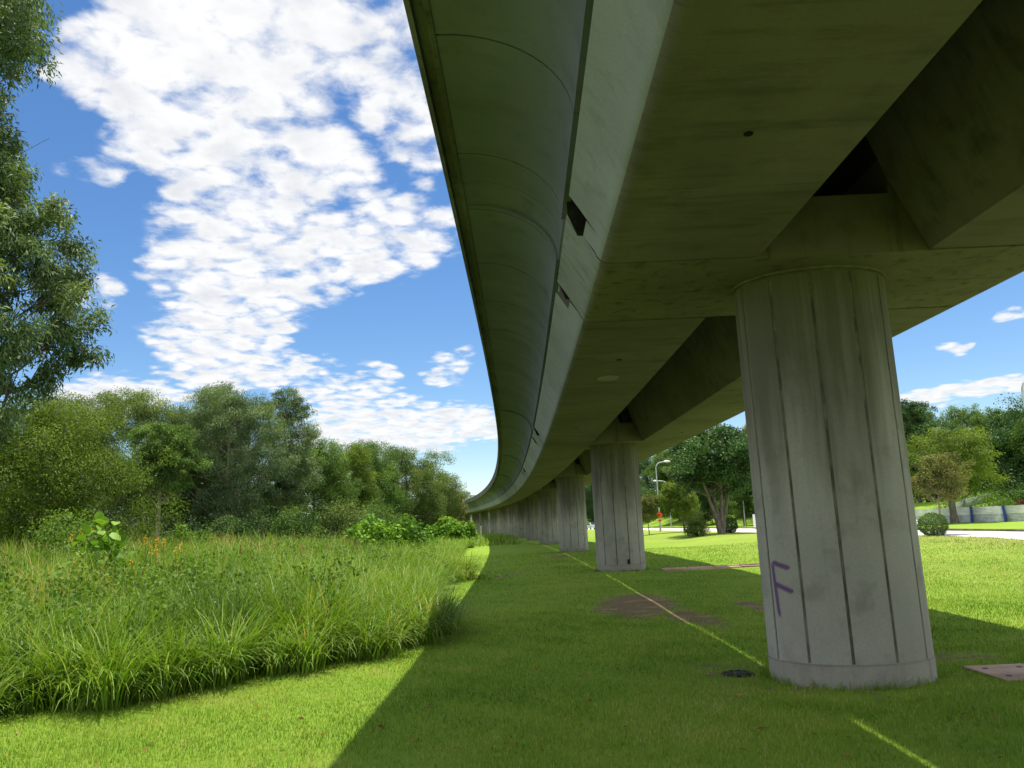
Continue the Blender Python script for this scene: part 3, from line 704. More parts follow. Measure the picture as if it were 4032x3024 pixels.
# ------------------------------------------------------------------ tall grass bed on the left
rng = np.random.default_rng(11)
Vs, Qs, Ts = [], [], []; nv = 0
def put(V, Q, t):
    global nv
    Vs.append(V); Qs.append(Q + nv); Ts.append(t); nv += len(V)
def bed_points(n, y0, y1, depth):
    y = rng.uniform(y0, y1, n); xl = -.78 * y - 2.5
    x = rng.uniform(0, 1, n) * (4 - xl) + xl
    s, o = so(x, y); ed = gedge(s) + .22 * pnoise(x, y, 1.3, 7) + .22 * pnoise(x, y, 4.2, 17)
    k = (o < ed) & (o > ed - depth)
    return x[k], y[k], (ed - o)[k]
for (y0, y1, depth, n, Lh, Wd, seg) in ((7.5, 14, 14, 44000, .95, .019, 5), (14, 22, 18, 52000, 1.0, .024, 4), (22, 36, 22, 56000, 1.0, .033, 3), (36, 62, 26, 45000, 1.05, .05, 3), (62, 130, 26, 30000, 1.0, .08, 2)):
    x, y, de = bed_points(n, y0, y1, depth); m_ = len(x)
    P = np.stack([x, y, ground(x, y)], -1)
    cl = pnoise(x, y, 3.6, 31); cl2 = pnoise(x, y, 7.5, 32)
    hmul = .24 * cl + .14 * cl2 + .92 + .16 * smooth01(de, 0, 1.6) + .28 * pnoise(x, y, .8, 9) * smooth01(de, .5, 2.) + .22 * smooth01(de, 3, 8) - .25 * smooth01(y, 30, 45) * (1 - smooth01(de, 4, 9))
    H = Lh * np.clip(hmul, .25, 1.6) * rng.uniform(.55, 1.25, m_)
    az = rng.uniform(0, 6.283, m_)
    edge = smooth01(1.8 - de, 0, 1.8)         # at the border the blades hang outwards over the lawn
    az = np.where(rng.uniform(0, 1, m_) < .65 * edge, rng.normal(-.55, .8, m_), az)
    arch = rng.uniform(.35, 1.9, m_) + edge * rng.uniform(.2, 1.3, m_)
    tn = np.clip(.47 + .24 * pnoise(x, y, .7, 4) + .14 * pnoise(x, y, 2.4, 5) + .12 * cl + rng.normal(0, .18, m_) + .12 * smooth01(y, 20, 45) + .06 * smooth01(-x - .25 * y, 0, 5) + .45 * (rng.uniform(0, 1, m_) < .035), 0, 1)
    put(*blades(P, H, Wd * rng.uniform(.6, 1.5, m_), tn, rng, .5, seg, az, arch))
tc_ = []
for s0 in np.arange(-2.5, 60, .55):
    for q in range(2):
        o0 = float(gedge(s0)) - abs(rng.normal(.45, .3)) - q * rng.uniform(.6, 1.6); p = at(s0 + rng.uniform(-.3, .3), o0); tc_.append((p[0], p[1], rng.uniform(.75, 1.15)))
x, y, de = bed_points(900, 8, 50, 16)
for k in range(0, len(x), 2): tc_.append((x[k], y[k], rng.uniform(.8, 1.35)))
for (x0, y0, sc0) in tc_:
    m_ = int(150 * sc0 * (1 if y0 < 20 else .5)); an = rng.uniform(0, 6.283, m_); rr = np.abs(rng.normal(0, .13, m_)) * sc0
    x = x0 + rr * np.cos(an); y = y0 + rr * np.sin(an); P = np.stack([x, y, ground(x, y)], -1); lush = rng.uniform(-.08, .22)
    tn = np.clip(.50 + lush + rng.normal(0, .15, m_), 0, 1)
    put(*blades(P, sc0 * rng.uniform(.55, 1.15, m_), (.017 + .0007 * y0) * rng.uniform(.7, 1.5, m_), tn, rng, .5, 4, an + rng.normal(0, .5, m_), rng.uniform(.5, 2.3, m_)))
tall = link('tall_grass', quads_mesh('tall_grass', np.concatenate(Vs), np.concatenate(Qs), np.concatenate(Ts)), L_tall)
tag(tall, 'overgrown bed of tall arching green grass left of the mown lawn', 'grass', kind='stuff')
# weeds with small leaves among the grass
cs, crs_ = [], []
x, y, de = bed_points(5200, 9, 60, 24)
k = (de > 1.2) & (rng.uniform(0, 1, len(x)) < .16 + .7 * smooth01(pnoise(x, y, .5, 21), .0, .6) * smooth01(-x - y * .10, 1, 5))
x, y = x[k], y[k]
cs = np.stack([x, y, ground(x, y) + rng.uniform(.4, 1.1, len(x))], -1); crs_ = rng.uniform(.18, .46, len(x))
V, Q, t = leaf_cloud(rng, cs, crs_, 75, (.085, .055), .1, .8, 6, .35)
tag(link('weeds', quads_mesh('weeds', V, Q, t), L_weed), 'leafy weeds and creepers growing through the tall grass', 'weeds', kind='stuff')
# brownish seed heads along the back of the bed
x, y, de = bed_points(9000, 14, 60, 26); k = (de > 4.2) & (rng.uniform(0, 1, len(x)) < .16 + .55 * smooth01(de, 7, 14)); x, y = x[k], y[k]; n = len(x)
P = np.stack([x, y, ground(x, y) + rng.uniform(.85, 1.25, n)], -1)
V, Q, t = blades(P, rng.uniform(.16, .38, n), rng.uniform(.022, .042, n) * (.30 + .7 * smooth01(y, 16, 30)) * (1 + y / 45), rng.uniform(0, 1, n), rng, .5, 2)
tag(link('seed_heads', quads_mesh('seed_heads', V, Q, t), L_seed), 'reddish brown seed heads standing above the tall grass', 'seed heads', kind='stuff')

# yellow flower spikes
M_stem = simple('green_stem', (.07, .13, .03), .7)
FL = [((-8.09, 17.0, 1.91), 'tallest orange-yellow flower spike of the left cluster, standing against the dark trees'), ((-7.93, 17.2, 1.87), 'small orange-yellow flower spike just right of the tallest one'), ((-7.87, 16.8, 1.69), 'low orange-yellow flower spike at the middle of the cluster'),
      ((-7.74, 17.1, 1.84), 'upper orange-yellow flower spike directly above another one'), ((-7.72, 16.7, 1.71), 'lower orange-yellow flower spike directly below another one'), ((-7.62, 16.6, 1.53), 'orange-yellow flower spike hanging lowest right of the pair'),
      ((-7.44, 17., 1.63), 'left flower spike of the two yellow ones farthest right'), ((-7.4, 17.2, 1.72), 'right flower spike of the two yellow ones farthest right'), ((-7.98, 16.2, 1.43), 'lowest and nearest yellow flower spike, deep in the weeds'),
      ((-9.5, 17., 2.14), 'yellow flower spike in front of the big-leaved plant, left of two'), ((-9.32, 17.1, 2.12), 'yellow flower spike in front of the big-leaved plant, right of two'), ((-9.66, 16.9, 2.01), 'leftmost yellow flower spike, low beside the big-leaved plant')]
rf = np.random.default_rng(3)
for (P0, lab) in FL:
    g0 = float(ground(P0[0], P0[1])); e = empty('flower_spike', (P0[0], P0[1], g0)); tag(e, lab, 'flower', 'yellow flower spikes above the tall grass')
    h = P0[2] - g0; b_ = MB(); b_.tube([(0, 0, 0), (.02, 0, h * .5), (0, .01, h)], [.007, .006, .004], 5); b_.build('stem', M_stem, e)
    k = 30; z = rf.uniform(h - .12, h + .07, k); an = rf.uniform(0, 6.28, k); rr = .022 * (1.3 - (z - h + .12) / .25)
    P = np.stack([rr * np.cos(an), rr * np.sin(an), z], -1); Dd = nrmz(np.stack([np.cos(an), np.sin(an), 0 * an + .6], -1)); N = nrmz(rf.normal(size=(k, 3)) + np.array([0, 0, 1.]))
    V, Q = leaf_arrays(P, Dd, N, np.full(k, .030), np.full(k, .02)); link('blossom', quads_mesh('blossom', V, Q, rf.uniform(0, 1, k)), L_yel, e)

# ------------------------------------------------------------------ shrubs
def shrub(name, label, cat, pos, H, W, lm, seed, n=26, lpc=260, leaf=(.2, .14), droop=.15, group=None, D2=None, cr=.24, tight=.3, sink=0.0, stem=.03, rnd=False):
    rng = np.random.default_rng(seed); gz = float(ground(pos[0], pos[1])) - sink
    e = empty(name, (pos[0], pos[1], gz)); tag(e, label, cat, group)
    th = rng.uniform(0, 6.28, n); u = rng.uniform(.0, 1, n) ** .8; ph = np.arccos(1 - u)
    rr = rng.uniform(.55, 1., n)
    c = np.stack([rr * np.sin(ph) * np.cos(th) * W * .5 * (1 - cr), rr * np.sin(ph) * np.sin(th) * (D2 or W) * .5 * (1 - cr), H * (.12 + .74 * rr * np.cos(ph))], -1)
    cr_ = min(H, W) * cr * rng.uniform(.7, 1.3, n); c[:, 2] = np.minimum(c[:, 2], H - cr_ * .5)
    V, Q, t = leaf_cloud(rng, c, cr_, lpc, leaf, droop, .8, 7, tight, rnd=rnd)
    V[:, 2] = np.maximum(V[:, 2], .0)
    link('foliage', quads_mesh('foliage', V, Q, t), lm, e)
    b_ = MB()
    for q in c[::2]: b_.tube([(0, 0, -.05), q * np.array([.35, .35, .5]), q], [stem, stem * .7, .006], 5, False)
    b_.build('stems', B_grey, e); return e
shrub('shrub', 'broad-leaved light green shrub rounding out of the tall grass before the forest', 'shrub', (-7.9, 46), 2.75, 5.0, L_big, 31, 46, 190, (.21, .17), .2, rnd=True)
shrub('shrub', 'broad-leaved shrub sprawling under the far left end of the viaduct', 'shrub', (-6.6, 75), 2.9, 5.6, L_big, 32, 40, 130, (.26, .21), .2, rnd=True)
shrub('large_leaf_plant', 'tall weed with big round light green leaves, two of them orange', 'plant', (-9.1, 17.0), 2.35, 1.1, L_big, 33, 14, 16, (.25, .17), -.25, cr=.26, stem=.015, rnd=True)
shrub('large_leaf_plant', 'smaller big-leaved weed right of the one with orange leaves', 'plant', (-8.75, 18.0), 1.75, .8, L_big, 34, 7, 12, (.26, .17), .0, cr=.28, stem=.012, rnd=True)
def clipped(label, pos, H, W, lm, seed, n=5200):
    rng = np.random.default_rng(seed); gz = float(ground(*pos)); e = empty('clipped_bush', (*pos, gz)); tag(e, label, 'bush', 'clipped bushes')
    d = nrmz(rng.normal(size=(n, 3))); rad = 1 - np.abs(rng.normal(0, .09, n)) + .05 * np.sin(5 * d[:, 0] + 3 * d[:, 1]) + .04 * np.sin(9 * d[:, 2] + 4 * d[:, 0])
    P = d * rad[:, None] * np.array([W / 2, W / 2, H / 2]) + np.array([0, 0, H / 2]); P[:, 2] = np.maximum(P[:, 2], .03)
    Dd = nrmz(d * .5 + rng.normal(size=(n, 3)) * .7); N = nrmz(d + rng.normal(size=(n, 3)) * .5)
    V, Q = leaf_arrays(P, Dd, N, .085 * rng.uniform(.7, 1.4, n), .05 * rng.uniform(.7, 1.3, n)); t = np.clip(.35 + .25 * d[:, 2] + rng.normal(0, .18, n), 0, 1)
    link('foliage', quads_mesh('foliage', V, Q, t), lm, e); b_ = MB()
    for k in range(9): q = d[k] * .8; b_.tube([(0, 0, -.05), (q[0] * W * .2, q[1] * W * .2, H * .4), (q[0] * W * .5, q[1] * W * .5, H * .5 + q[2] * H * .5)], [.03, .02, .006], 5, False)
    b_.build('stems', B_grey, e)
for i, (x, y, H, W, mt, lab) in enumerate(((-16.6, 44.5, 2.6, 3.0, L_mid, 'low dark bush at the forest edge beneath the slender pale trunk'), (-13.6, 47, 3.4, 3.4, L_mid, 'yellowish creeper-covered bush at the foot of the pale green tree'), (-11.7, 52, 4.2, 3.6, L_olive, 'bush with a bare bent branch in the middle of the forest edge'),
        (-10.2, 58, 4.0, 4.2, L_mid, 'rounded dark bush behind the broad-leaved shrub'), (-14.2, 34, 1.75, 2.4, L_weed, 'dark green bush standing in the tall grass, left of the meadow centre'), (-12.0, 15.6, 1.9, 2.6, L_weed, 'leafy weed bush rising left of the big-leaved plant'), (-11.8, 21, 2.3, 3.2, L_weed, 'weed thicket below the yellow-green tree at the left edge'))):
    shrub('bush', lab, 'bush', (x, y), H, W, mt, 60 + i, 30, 420 if y > 30 else 500, (.13, .07) if y > 30 else (.075, .05), .2, 'bushes along the left forest edge')

# ------------------------------------------------------------------ trees, left side
G1 = 'trees of the left forest'
def ptop(y, py, px):   # helper kept for real heights: metres above the lawn of a point seen at a given distance
    return None
tree('acacia_tree', 'nearest narrow-leaved acacia filling the left edge below the dark overhanging branch', 'tree', (-12.2, 16.3), 10.8, 5.2, L_acacia, B_grey, 101, .40, 84, 720, (.14, .042), .16, droop=.55, group='narrow-leaved trees at the left edge', crs=.105, flat=.85, wob=.5)
tree('acacia_tree', 'dark overhanging narrow-leaved tree at the upper left corner', 'tree', (-11.7, 13.2), 15.5, 6.4, L_acacia, B_grey, 107, .55, 96, 760, (.125, .038), .18, droop=.6, group='narrow-leaved trees at the left edge', crs=.10, flat=.9, wob=.4)
tree('yellow_green_tree', 'wide yellow-green tree behind the tall weeds at the left edge', 'tree', (-17.2, 28), 6.6, 7.2, L_yg, B_grey, 103, .10, 80, 900, (.10, .048), .12, droop=.4, group=G1, crs=.15, D2=5)
TR = [('forest_tree', 'tall thin-topped olive tree rising behind the yellow-green one', (-29.2, 50), 10.6, 5.6, L_olive, B_grey, .25, 44, 520, (.125, .05), {}),
 ('forest_tree', 'dark olive tree with a rounded top left of the slender pale trunk', (-22.6, 46), 10.3, 5.4, L_olive, B_pale, .28, 52, 620, (.12, .046), {}),
 ('slender_tree', 'slender pale-trunked young tree standing in front of the forest', (-16.6, 36), 6.7, 2.7, L_mid, B_pale, .55, 40, 420, (.11, .04), {'bare': 12, 'tr': .11}),
 ('forest_tree', 'dark tree with a leaning bare grey limb behind the slender pale trunk', (-22.0, 52), 10.6, 5.0, L_olive, B_grey, .22, 46, 560, (.125, .05), {'lean': (.10, 0), 'bare': 6, 'tr': .22}),
 ('forest_tree', 'tallest forest tree, brownish crown against the clouds', (-21.9, 56), 12.3, 4.4, L_olive, B_pale, .40, 40, 520, (.125, .05), {}),
 ('forest_tree', 'pale grey-green feathery tree right of the tallest one', (-17.9, 48), 10.6, 4.6, L_acacia, B_pale, .22, 54, 600, (.12, .04), {'droop': .6}),
 ('forest_tree', 'tall tree with wispy open top at the step in the skyline', (-16.0, 52), 11.2, 3.9, L_acacia, B_pale, .26, 46, 560, (.125, .046), {'droop': .6, 'wob': .5}),
 ('forest_tree', 'lower mid-green tree right of the skyline step', (-16.3, 62), 8.7, 5.2, L_mid, B_dark, .06, 48, 560, (.13, .06), {}),
 ('forest_tree', 'brighter green tree in the dip of the left skyline', (-14.6, 66), 8.4, 4.8, L_yg, B_dark, .06, 46, 540, (.13, .06), {}),
 ('forest_tree', 'rounded green tree with vine clump, left of the last big crown', (-13.8, 74), 9.7, 6.0, L_mid, B_dark, .05, 52, 560, (.14, .065), {}),
 ('forest_tree', 'large rounded dark crown near the right end of the left forest', (-11.2, 80), 10.0, 6.4, L_olive, B_dark, .05, 56, 560, (.14, .065), {}),
 ('forest_tree', 'sloping outer tree stepping down toward the viaduct', (-9.9, 91), 8.6, 6.4, L_olive, B_dark, .05, 46, 460, (.15, .07), {}),
 ('forest_tree', 'last small pale tree of the left forest, next to the far deck', (-8.6, 98), 6.6, 4.2, L_tan, B_dark, .08, 36, 360, (.2, .08), {})]
for i, (nm, lab, pos, H, W, lm, bk, cb, ncl, lpc, lf, kw) in enumerate(TR):
    tree(nm, lab, 'tree', pos, H, W * 1.3, lm, bk, 120 + i, cb, int(ncl * 1.5), int(lpc * 1.5), lf, group=G1, **{**dict(crs=.135, tr=.13), **kw})
# massed woodland and undergrowth behind and between the trees
def woodmass(name, label, pts, hts, rad, lm, lpc, leaf, seed, cat='woodland'):
    rng = np.random.default_rng(seed); cs, rs = [], []
    for (x, y), h in zip(pts, hts):
        g0 = float(ground(x, y)); n = max(3, int(h / 1.1))
        for k in range(n):
            cs.append((x + rng.normal(0, rad), y + rng.normal(0, rad), g0 + h * (k + rng.uniform(.2, .8)) / n)); rs.append(rad * rng.uniform(.6, 1.2))
    V, Q, t = leaf_cloud(rng, np.array(cs), np.array(rs), lpc, leaf, .4, .85, 7, .32)
    tag(link(name, quads_mesh(name, V, Q, t), lm), label, cat, kind='stuff')
rng = np.random.default_rng(77)
pts, hts = [], []
for i in range(120):
    y = rng.uniform(36, 112); a0 = -.50 + (y - 36) * .0052; x = y * rng.uniform(-.85, a0 + .03) - 2.0; 
    if x > -9.5: continue
    pts.append((x, y + 12)); hts.append(rng.uniform(6., 9.2) * (1 - .25 * smooth01(y, 80, 110)))
woodmass('woodland', 'dense dark woodland filling the depth of the left forest', pts, hts, 1.25, L_dark, 240, (.22, .10), 78)
pts = [(x, y) for x, y in [(-36 + 2.2 * i, 38 + .55 * i + 1.2 * rng.normal()) for i in range(12)]]
pts += [(-14.0 + .45 * i, 58 + 3.6 * i) for i in range(12)]
pts += [(-19.5 + .9 * i + .5 * rng.normal(), 49 + 1.5 * i) for i in range(10)] + [(-17.5 + .8 * i, 56 + 2. * i) for i in range(8)]
woodmass('undergrowth', 'dark shrubby undergrowth along the foot of the left forest', pts, rng.uniform(1.5, 2.8, len(pts)), .95, L_dark, 420, (.13, .065), 79, 'undergrowth')

pts = [(-150 + 4.2 * i + 2 * rng.normal(), 150 + 18 * math.sin(i * .7)) for i in range(32)]
woodmass('distant_wood', 'distant dark wood closing the horizon behind the left forest', pts, rng.uniform(6, 9, len(pts)), 3.2, L_dark, 520, (.55, .30), 83)
# ------------------------------------------------------------------ trees, right side
G2 = 'trees along the right-hand road'
tree('rain_tree', 'large dark glossy tree with several trunks between the two nearest pillars', 'tree', (18.0, 70), 9.5, 8.6, L_deep, B_grey, 201, .44, 60, 620, (.24, .13), .26, stems=4, droop=.2, group=G2, crs=.14, lean=(-.05, 0))
tree('young_tree', 'small rounded yellow-green tree with a slanting trunk left of the multi-trunked tree', 'tree', (17.8, 84), 5.3, 4.5, L_yg, B_grey, 202, .36, 44, 420, (.17, .08), .11, group=G2, crs=.17, lean=(-.09, 0), bare=3)
tree('sapling', 'thin pale-stemmed sapling beside the second pillar', 'tree', (14.0, 84), 4.1, 2.3, L_tan, B_pale, 203, .40, 22, 240, (.16, .08), .05, group=G2, crs=.2)
tree('roadside_tree', 'bright green tree on the far verge behind the slim lamp post', 'tree', (33.2, 115), 8.8, 7.6, L_mid, B_dark, 204, .28, 48, 420, (.25, .13), .2, group=G2, crs=.15, stems=2)
tree('young_tree', 'small brownish-green tree with thin pale trunk right of the nearest pillar', 'tree', (28.0, 52), 5.3, 3.7, L_tan, B_pale, 205, .52, 34, 360, (.15, .07), .08, group=G2, crs=.18, lean=(0.0, 0), bare=3)
tree('spreading_tree', 'spreading yellow-green tree with a thick trunk in front of the metal hoarding', 'tree', (42.2, 76), 9.2, 10.0, L_yg, B_grey, 206, .36, 60, 480, (.20, .10), .36, group=G2, crs=.13, flat=.55, D2=8)
BG = [((48.9, 95), 12.8, 6.0, L_deep, 'vine-covered dark tree just right of the nearest pillar'), ((52.0, 99), 12.2, 6.4, L_olive, 'olive tree between the vine-covered one and the tallest crown on the right'), ((57.4, 98), 12.0, 7.6, L_mid, 'tallest rounded crown on the right-hand wooded slope'),
      ((58.0, 93), 10.6, 7.0, L_mid, 'dark green crown right of the tallest one on the slope'), ((56.5, 87), 9.8, 6.4, L_deep, 'vine-draped tree above the second hoarding'), ((56.9, 82), 10.6, 6.4, L_mid, 'tree at the right edge rising behind the lamp post'),
      ((28.1, 190), 18.5, 14., L_deep, 'far tree framed left of the curved lamp arms'), ((33.0, 160), 15.5, 11., L_mid, 'far pale green tree behind the left lamp post'), ((34.0, 150), 14.5, 8.5, L_olive, 'far olive tree between the lamps and the multi-trunked tree'),
      ((36.0, 116), 15.4, 6.4, L_tan, 'thin-topped pinkish tree beside the left side of the nearest pillar'), ((32.4, 136), 10.5, 7.4, L_deep, 'far dark tree behind the multi-trunked one'), ((22.2, 214), 15., 12., L_deep, 'far dark tree seen between the second and third pillars'), ((37.0, 112), 7.2, 6.2, L_yg, 'low bright green tree touching the left side of the nearest pillar')]
for i, (pos, H, W, lm, lab) in enumerate(BG):
    tree('slope_tree', lab, 'tree', pos, H, W, lm, B_grey, 220 + i, .10 if i not in (9,) else .3, 60, 1500 if i in (6, 7, 8, 11) else 800, (.25, .13) if i in (6, 7, 8, 11) else (.19, .10), .16, group='trees on the wooded slope beyond the road', crs=.16)
shrub('bush', 'upright loose bush on the lawn left of the multi-trunked tree', 'bush', (15.2, 67), 2.65, 2.0, L_olive, 41, 30, 240, (.12, .06), .1, cr=.22)
clipped('clipped round dark bush beside the road right of the multi-trunked tree', (19.1, 71), 1.35, 1.45, L_deep, 42)
clipped('clipped round bush with a light top at the foot of the thin pale trunk', (26.75, 50.8), 1.5, 1.75, L_mid, 43)
pts, hts = [], []
rng = np.random.default_rng(88)
for i in range(150):
    s0 = rng.uniform(66, 250); o0 = rng.uniform(50, 66) - 11 * float(smooth01(s0, 80, 105)); q = at(s0, o0)
    pts.append((q[0], q[1])); hts.append(rng.uniform(5, 9) + 1.2 * (s0 < 120))
woodmass('woodland', 'dense dark woodland covering the slope beyond the road', pts, hts, 1.6, L_deep, 430, (.24, .13), 89)
pts = []
for i in range(46):
    s0 = rng.uniform(60, 130); o0 = rng.uniform(48, 53) - 9 * float(smooth01(s0, 78, 95)); q = at(s0, o0); pts.append((q[0], q[1]))
woodmass('undergrowth', 'light green creepers and undergrowth on the bank beyond the road', pts, rng.uniform(.6, 2.0, len(pts)), 1.2, L_weed, 260, (.2, .11), 90, 'undergrowth')

# ------------------------------------------------------------------ street furniture
def lamp(label, pos, H, arm, rz):
    z0 = float(ground(*pos)); e = empty('street_lamp', (pos[0], pos[1], z0), rz); tag(e, label, 'street lamp', 'curved street lamps along the road')
    b_ = MB(); Rr = arm * .62
    pts = [(0, 0, -.1), (0, 0, 1.2), (0, 0, H * .5), (0, 0, H - Rr)] + [(Rr - Rr * math.cos(R(a)), 0, H - Rr + Rr * math.sin(R(a))) for a in (15, 30, 45, 60, 75, 88)] + [(arm, 0, H + .06)]
    b_.tube(pts, [.11, .10, .085, .065] + [.06] * 6 + [.045], 10); b_.build('pole', M_galv, e, True)
    b_ = MB(); b_.tube([(0, 0, -.05), (0, 0, .02), (0, 0, .7), (0, 0, .72)], [.16, .13, .12, .10], 10); b_.build('base_sleeve', M_galv, e, True)
    b_ = MB(); b_.tube([(arm - .1, 0, H + .06), (arm + .12, 0, H + .10), (arm + .5, 0, H + .08), (arm + .72, 0, H + .03)], [.06, .13, .13, .05], 10); h = b_.build('lamp_head', M_white, e, True)
    b_ = MB(); b_.box((arm + .34, 0, H - .03), (.5, .2, .03)); b_.build('lens', M_galv, h)
lamp('curved lamp post behind the orange sign, arm pointing right', (17.2, 95), 8.3, 1.1, 0)
lamp('farthest curved lamp post, its arm pointing left above the yellow-green tree', (27.74, 142), 8.3, 2.0, math.pi)
lamp('slim lamp post right of the multi-trunked tree, arm pointing left', (33.0, 114), 8.4, 2.3, math.pi)
lamp('lamp post cut by the right edge of the photo', (26.72, 40), 8.4, 1.1, 0)

e = empty('road_work_sign', (16.3, 90, float(ground(16.3, 90)))); tag(e, 'orange diamond warning sign above a small orange plate on a thin post', 'sign')
b_ = MB(); b_.tube([(0, .03, -.1), (0, .03, 1.5)], .03, 8); b_.build('post', M_galv, e)
I4 = Matrix.Identity(4)
b_ = MB(); b_.prism([(-.42, 1.93), (0, 1.51), (.42, 1.93), (0, 2.35)], I4, .015); dia = b_.build('diamond_panel', M_orange, e)
b_ = MB(); b_.prism([(-.17, 1.87), (.14, 1.87), (.14, 1.93), (.10, 1.99), (.07, 1.99), (.06, 1.95), (.01, 1.95), (.0, 2.03), (-.03, 2.03), (-.04, 1.96), (-.14, 1.96), (-.17, 1.92)], Matrix.Translation((-.04, -.011, 0)), .006); b_.build('vehicle_symbol', M_black, dia)
b_ = MB(); b_.prism([(-.23, 1.17), (.23, 1.17), (.23, 1.43), (-.23, 1.43)], I4, .015); pl_ = b_.build('text_panel', M_amber, e)
b_ = MB(); b_.prism([(-.16, 1.28), (.16, 1.28), (.16, 1.33), (-.16, 1.33)], Matrix.Translation((0, -.011, 0)), .006); b_.build('text_line', M_black, pl_)

bx = (29.9, 98); e = empty('utility_cabinet', (*bx, float(ground(*bx)))); tag(e, 'white upright utility cabinet on the far verge, half hidden by the nearest pillar', 'cabinet')
b_ = MB(); b_.box((0, 0, 1.05), (.95, .45, 1.6)); b_.build('body', M_white, e, bevel=.02)
b_ = MB(); b_.box((0, 0, .12), (.6, .35, .3)); b_.build('plinth', M_slab, e)
b_ = MB(); b_.box((0, -.228, 1.05), (.84, .012, 1.45)); d_ = b_.build('door', M_white, e, bevel=.004); b_ = MB(); b_.box((.32, -.242, 1.0), (.04, .03, .16)); b_.build('handle', M_galv, d_)
ps = (-3.6, 76); e = empty('marker_post', (*ps, float(ground(*ps)))); tag(e, 'thin white marker post among weeds before the distant pillars', 'post')
b_ = MB(); b_.tube([(0, 0, -.1), (0, 0, 1.75)], .045, 8); b_.build('post', M_white, e); b_ = MB(); b_.tube([(0, 0, 1.75), (0, 0, 1.8)], [.055, .03], 8); b_.build('cap', M_white, e)

# hoardings of corrugated sheet
def hoarding(label, pts, H, posts, seed, postm):
    e = empty('hoarding', (*pts[0], float(ground(*pts[0])))); tag(e, label, 'hoarding', 'corrugated hoardings beyond the road'); O = np.array(e.location); rg = random.Random(seed)
    pts = [np.array(p, float) for p in pts]
    for i in range(len(pts) - 1):
        a_, c_ = pts[i], pts[i + 1]; d = c_ - a_; L = np.hypot(*d); d /= L; nrm = np.array([d[1], -d[0]])
        za, zc = float(ground(*a_)), float(ground(*c_)); k = 0
        for row in range(2):
            V = []; nz = 22; hh = H / 2
            lean = rg.uniform(-.03, .03)
            for j in range(nz + 1):
                z = row * (hh - .03) + hh * j / nz; q = .022 * (1 if (j // 2) % 2 else -1) + lean * (z / H) + (.02 if row else 0)
                V += [(a_[0] + nrm[0] * q, a_[1] + nrm[1] * q, za + z + .02), (c_[0] + nrm[0] * q, c_[1] + nrm[1] * q, zc + z + .02)]
            V = np.array(V) - O; j = np.arange(nz); Q = np.stack([2 * j, 2 * j + 1, 2 * j + 3, 2 * j + 2], -1)
            o = link('sheet_panel', quads_mesh('sheet_panel', V, Q), M_sheet if row else M_sheet2, e); sm = o.modifiers.new('t', 'SOLIDIFY'); sm.thickness = .006
    for i in posts:
        p = pts[i]; z0 = float(ground(*p)); d = pts[min(i + 1, len(pts) - 1)] - pts[max(i - 1, 0)]; d /= np.hypot(*d); nrm = np.array([d[1], -d[0]])
        if nrm[1] > 0: nrm = -nrm
        q = p + nrm * .09; tl = rg.uniform(-.12, .12); b_ = MB()
        b_.prism([(-.09, -.1), (.09, -.1), (.09 + tl, H + .05), (-.09 + tl, H + .05)], Matrix.Translation((q[0] - O[0], q[1] - O[1], z0 - O[2])) @ Matrix.Rotation(math.atan2(d[1], d[0]), 4, 'Z'), .08); b_.build('post', postm, e)
M_sheet2 = simple('weathered_zinc_sheet', (.52, .56, .58), .5, .0, .4, .2, 1.5)
hoarding('grey corrugated metal hoarding with blue posts along the far verge', [(40.6, 82.0), (43.7, 75.6), (45.5, 73.3), (47.6, 70.5), (50.0, 67.5)], 1.5, (1, 2, 3), 4, M_blue)
hoarding('weathered pale hoarding climbing the bank behind the one with blue posts', [(45.2, 84), (49.3, 86.5), (52.6, 86), (56., 83), (59., 80)], .95, (1, 2, 3), 5, M_galv)
hp = (53.4, 80.6); e = empty('soil_heap', (*hp, float(ground(*hp)))); tag(e, 'heap of red-brown soil on the bank at the right edge', 'soil heap')
rg = np.random.default_rng(4); nx = 24; gx, gy = np.meshgrid(np.linspace(-2.6, 2.6, nx), np.linspace(-1.6, 1.6, nx)); rr = np.hypot(gx / 2.4, gy / 1.5)
gz = 1.25 * (1 - smooth01(rr, 0, 1.05)) + .10 * pnoise(gx, gy, 3., 8) * (1 - smooth01(rr, .6, 1.)) + .05 * rg.normal(size=gx.shape) * (rr < .9) - .12
i = np.arange(nx * nx).reshape(nx, nx); Q = np.stack([i[:-1, :-1].ravel(), i[:-1, 1:].ravel(), i[1:, 1:].ravel(), i[1:, :-1].ravel()], -1)
link('soil', quads_mesh('soil', np.stack([gx.ravel(), gy.ravel(), gz.ravel()], -1), Q, smooth=True), M_soil, e)

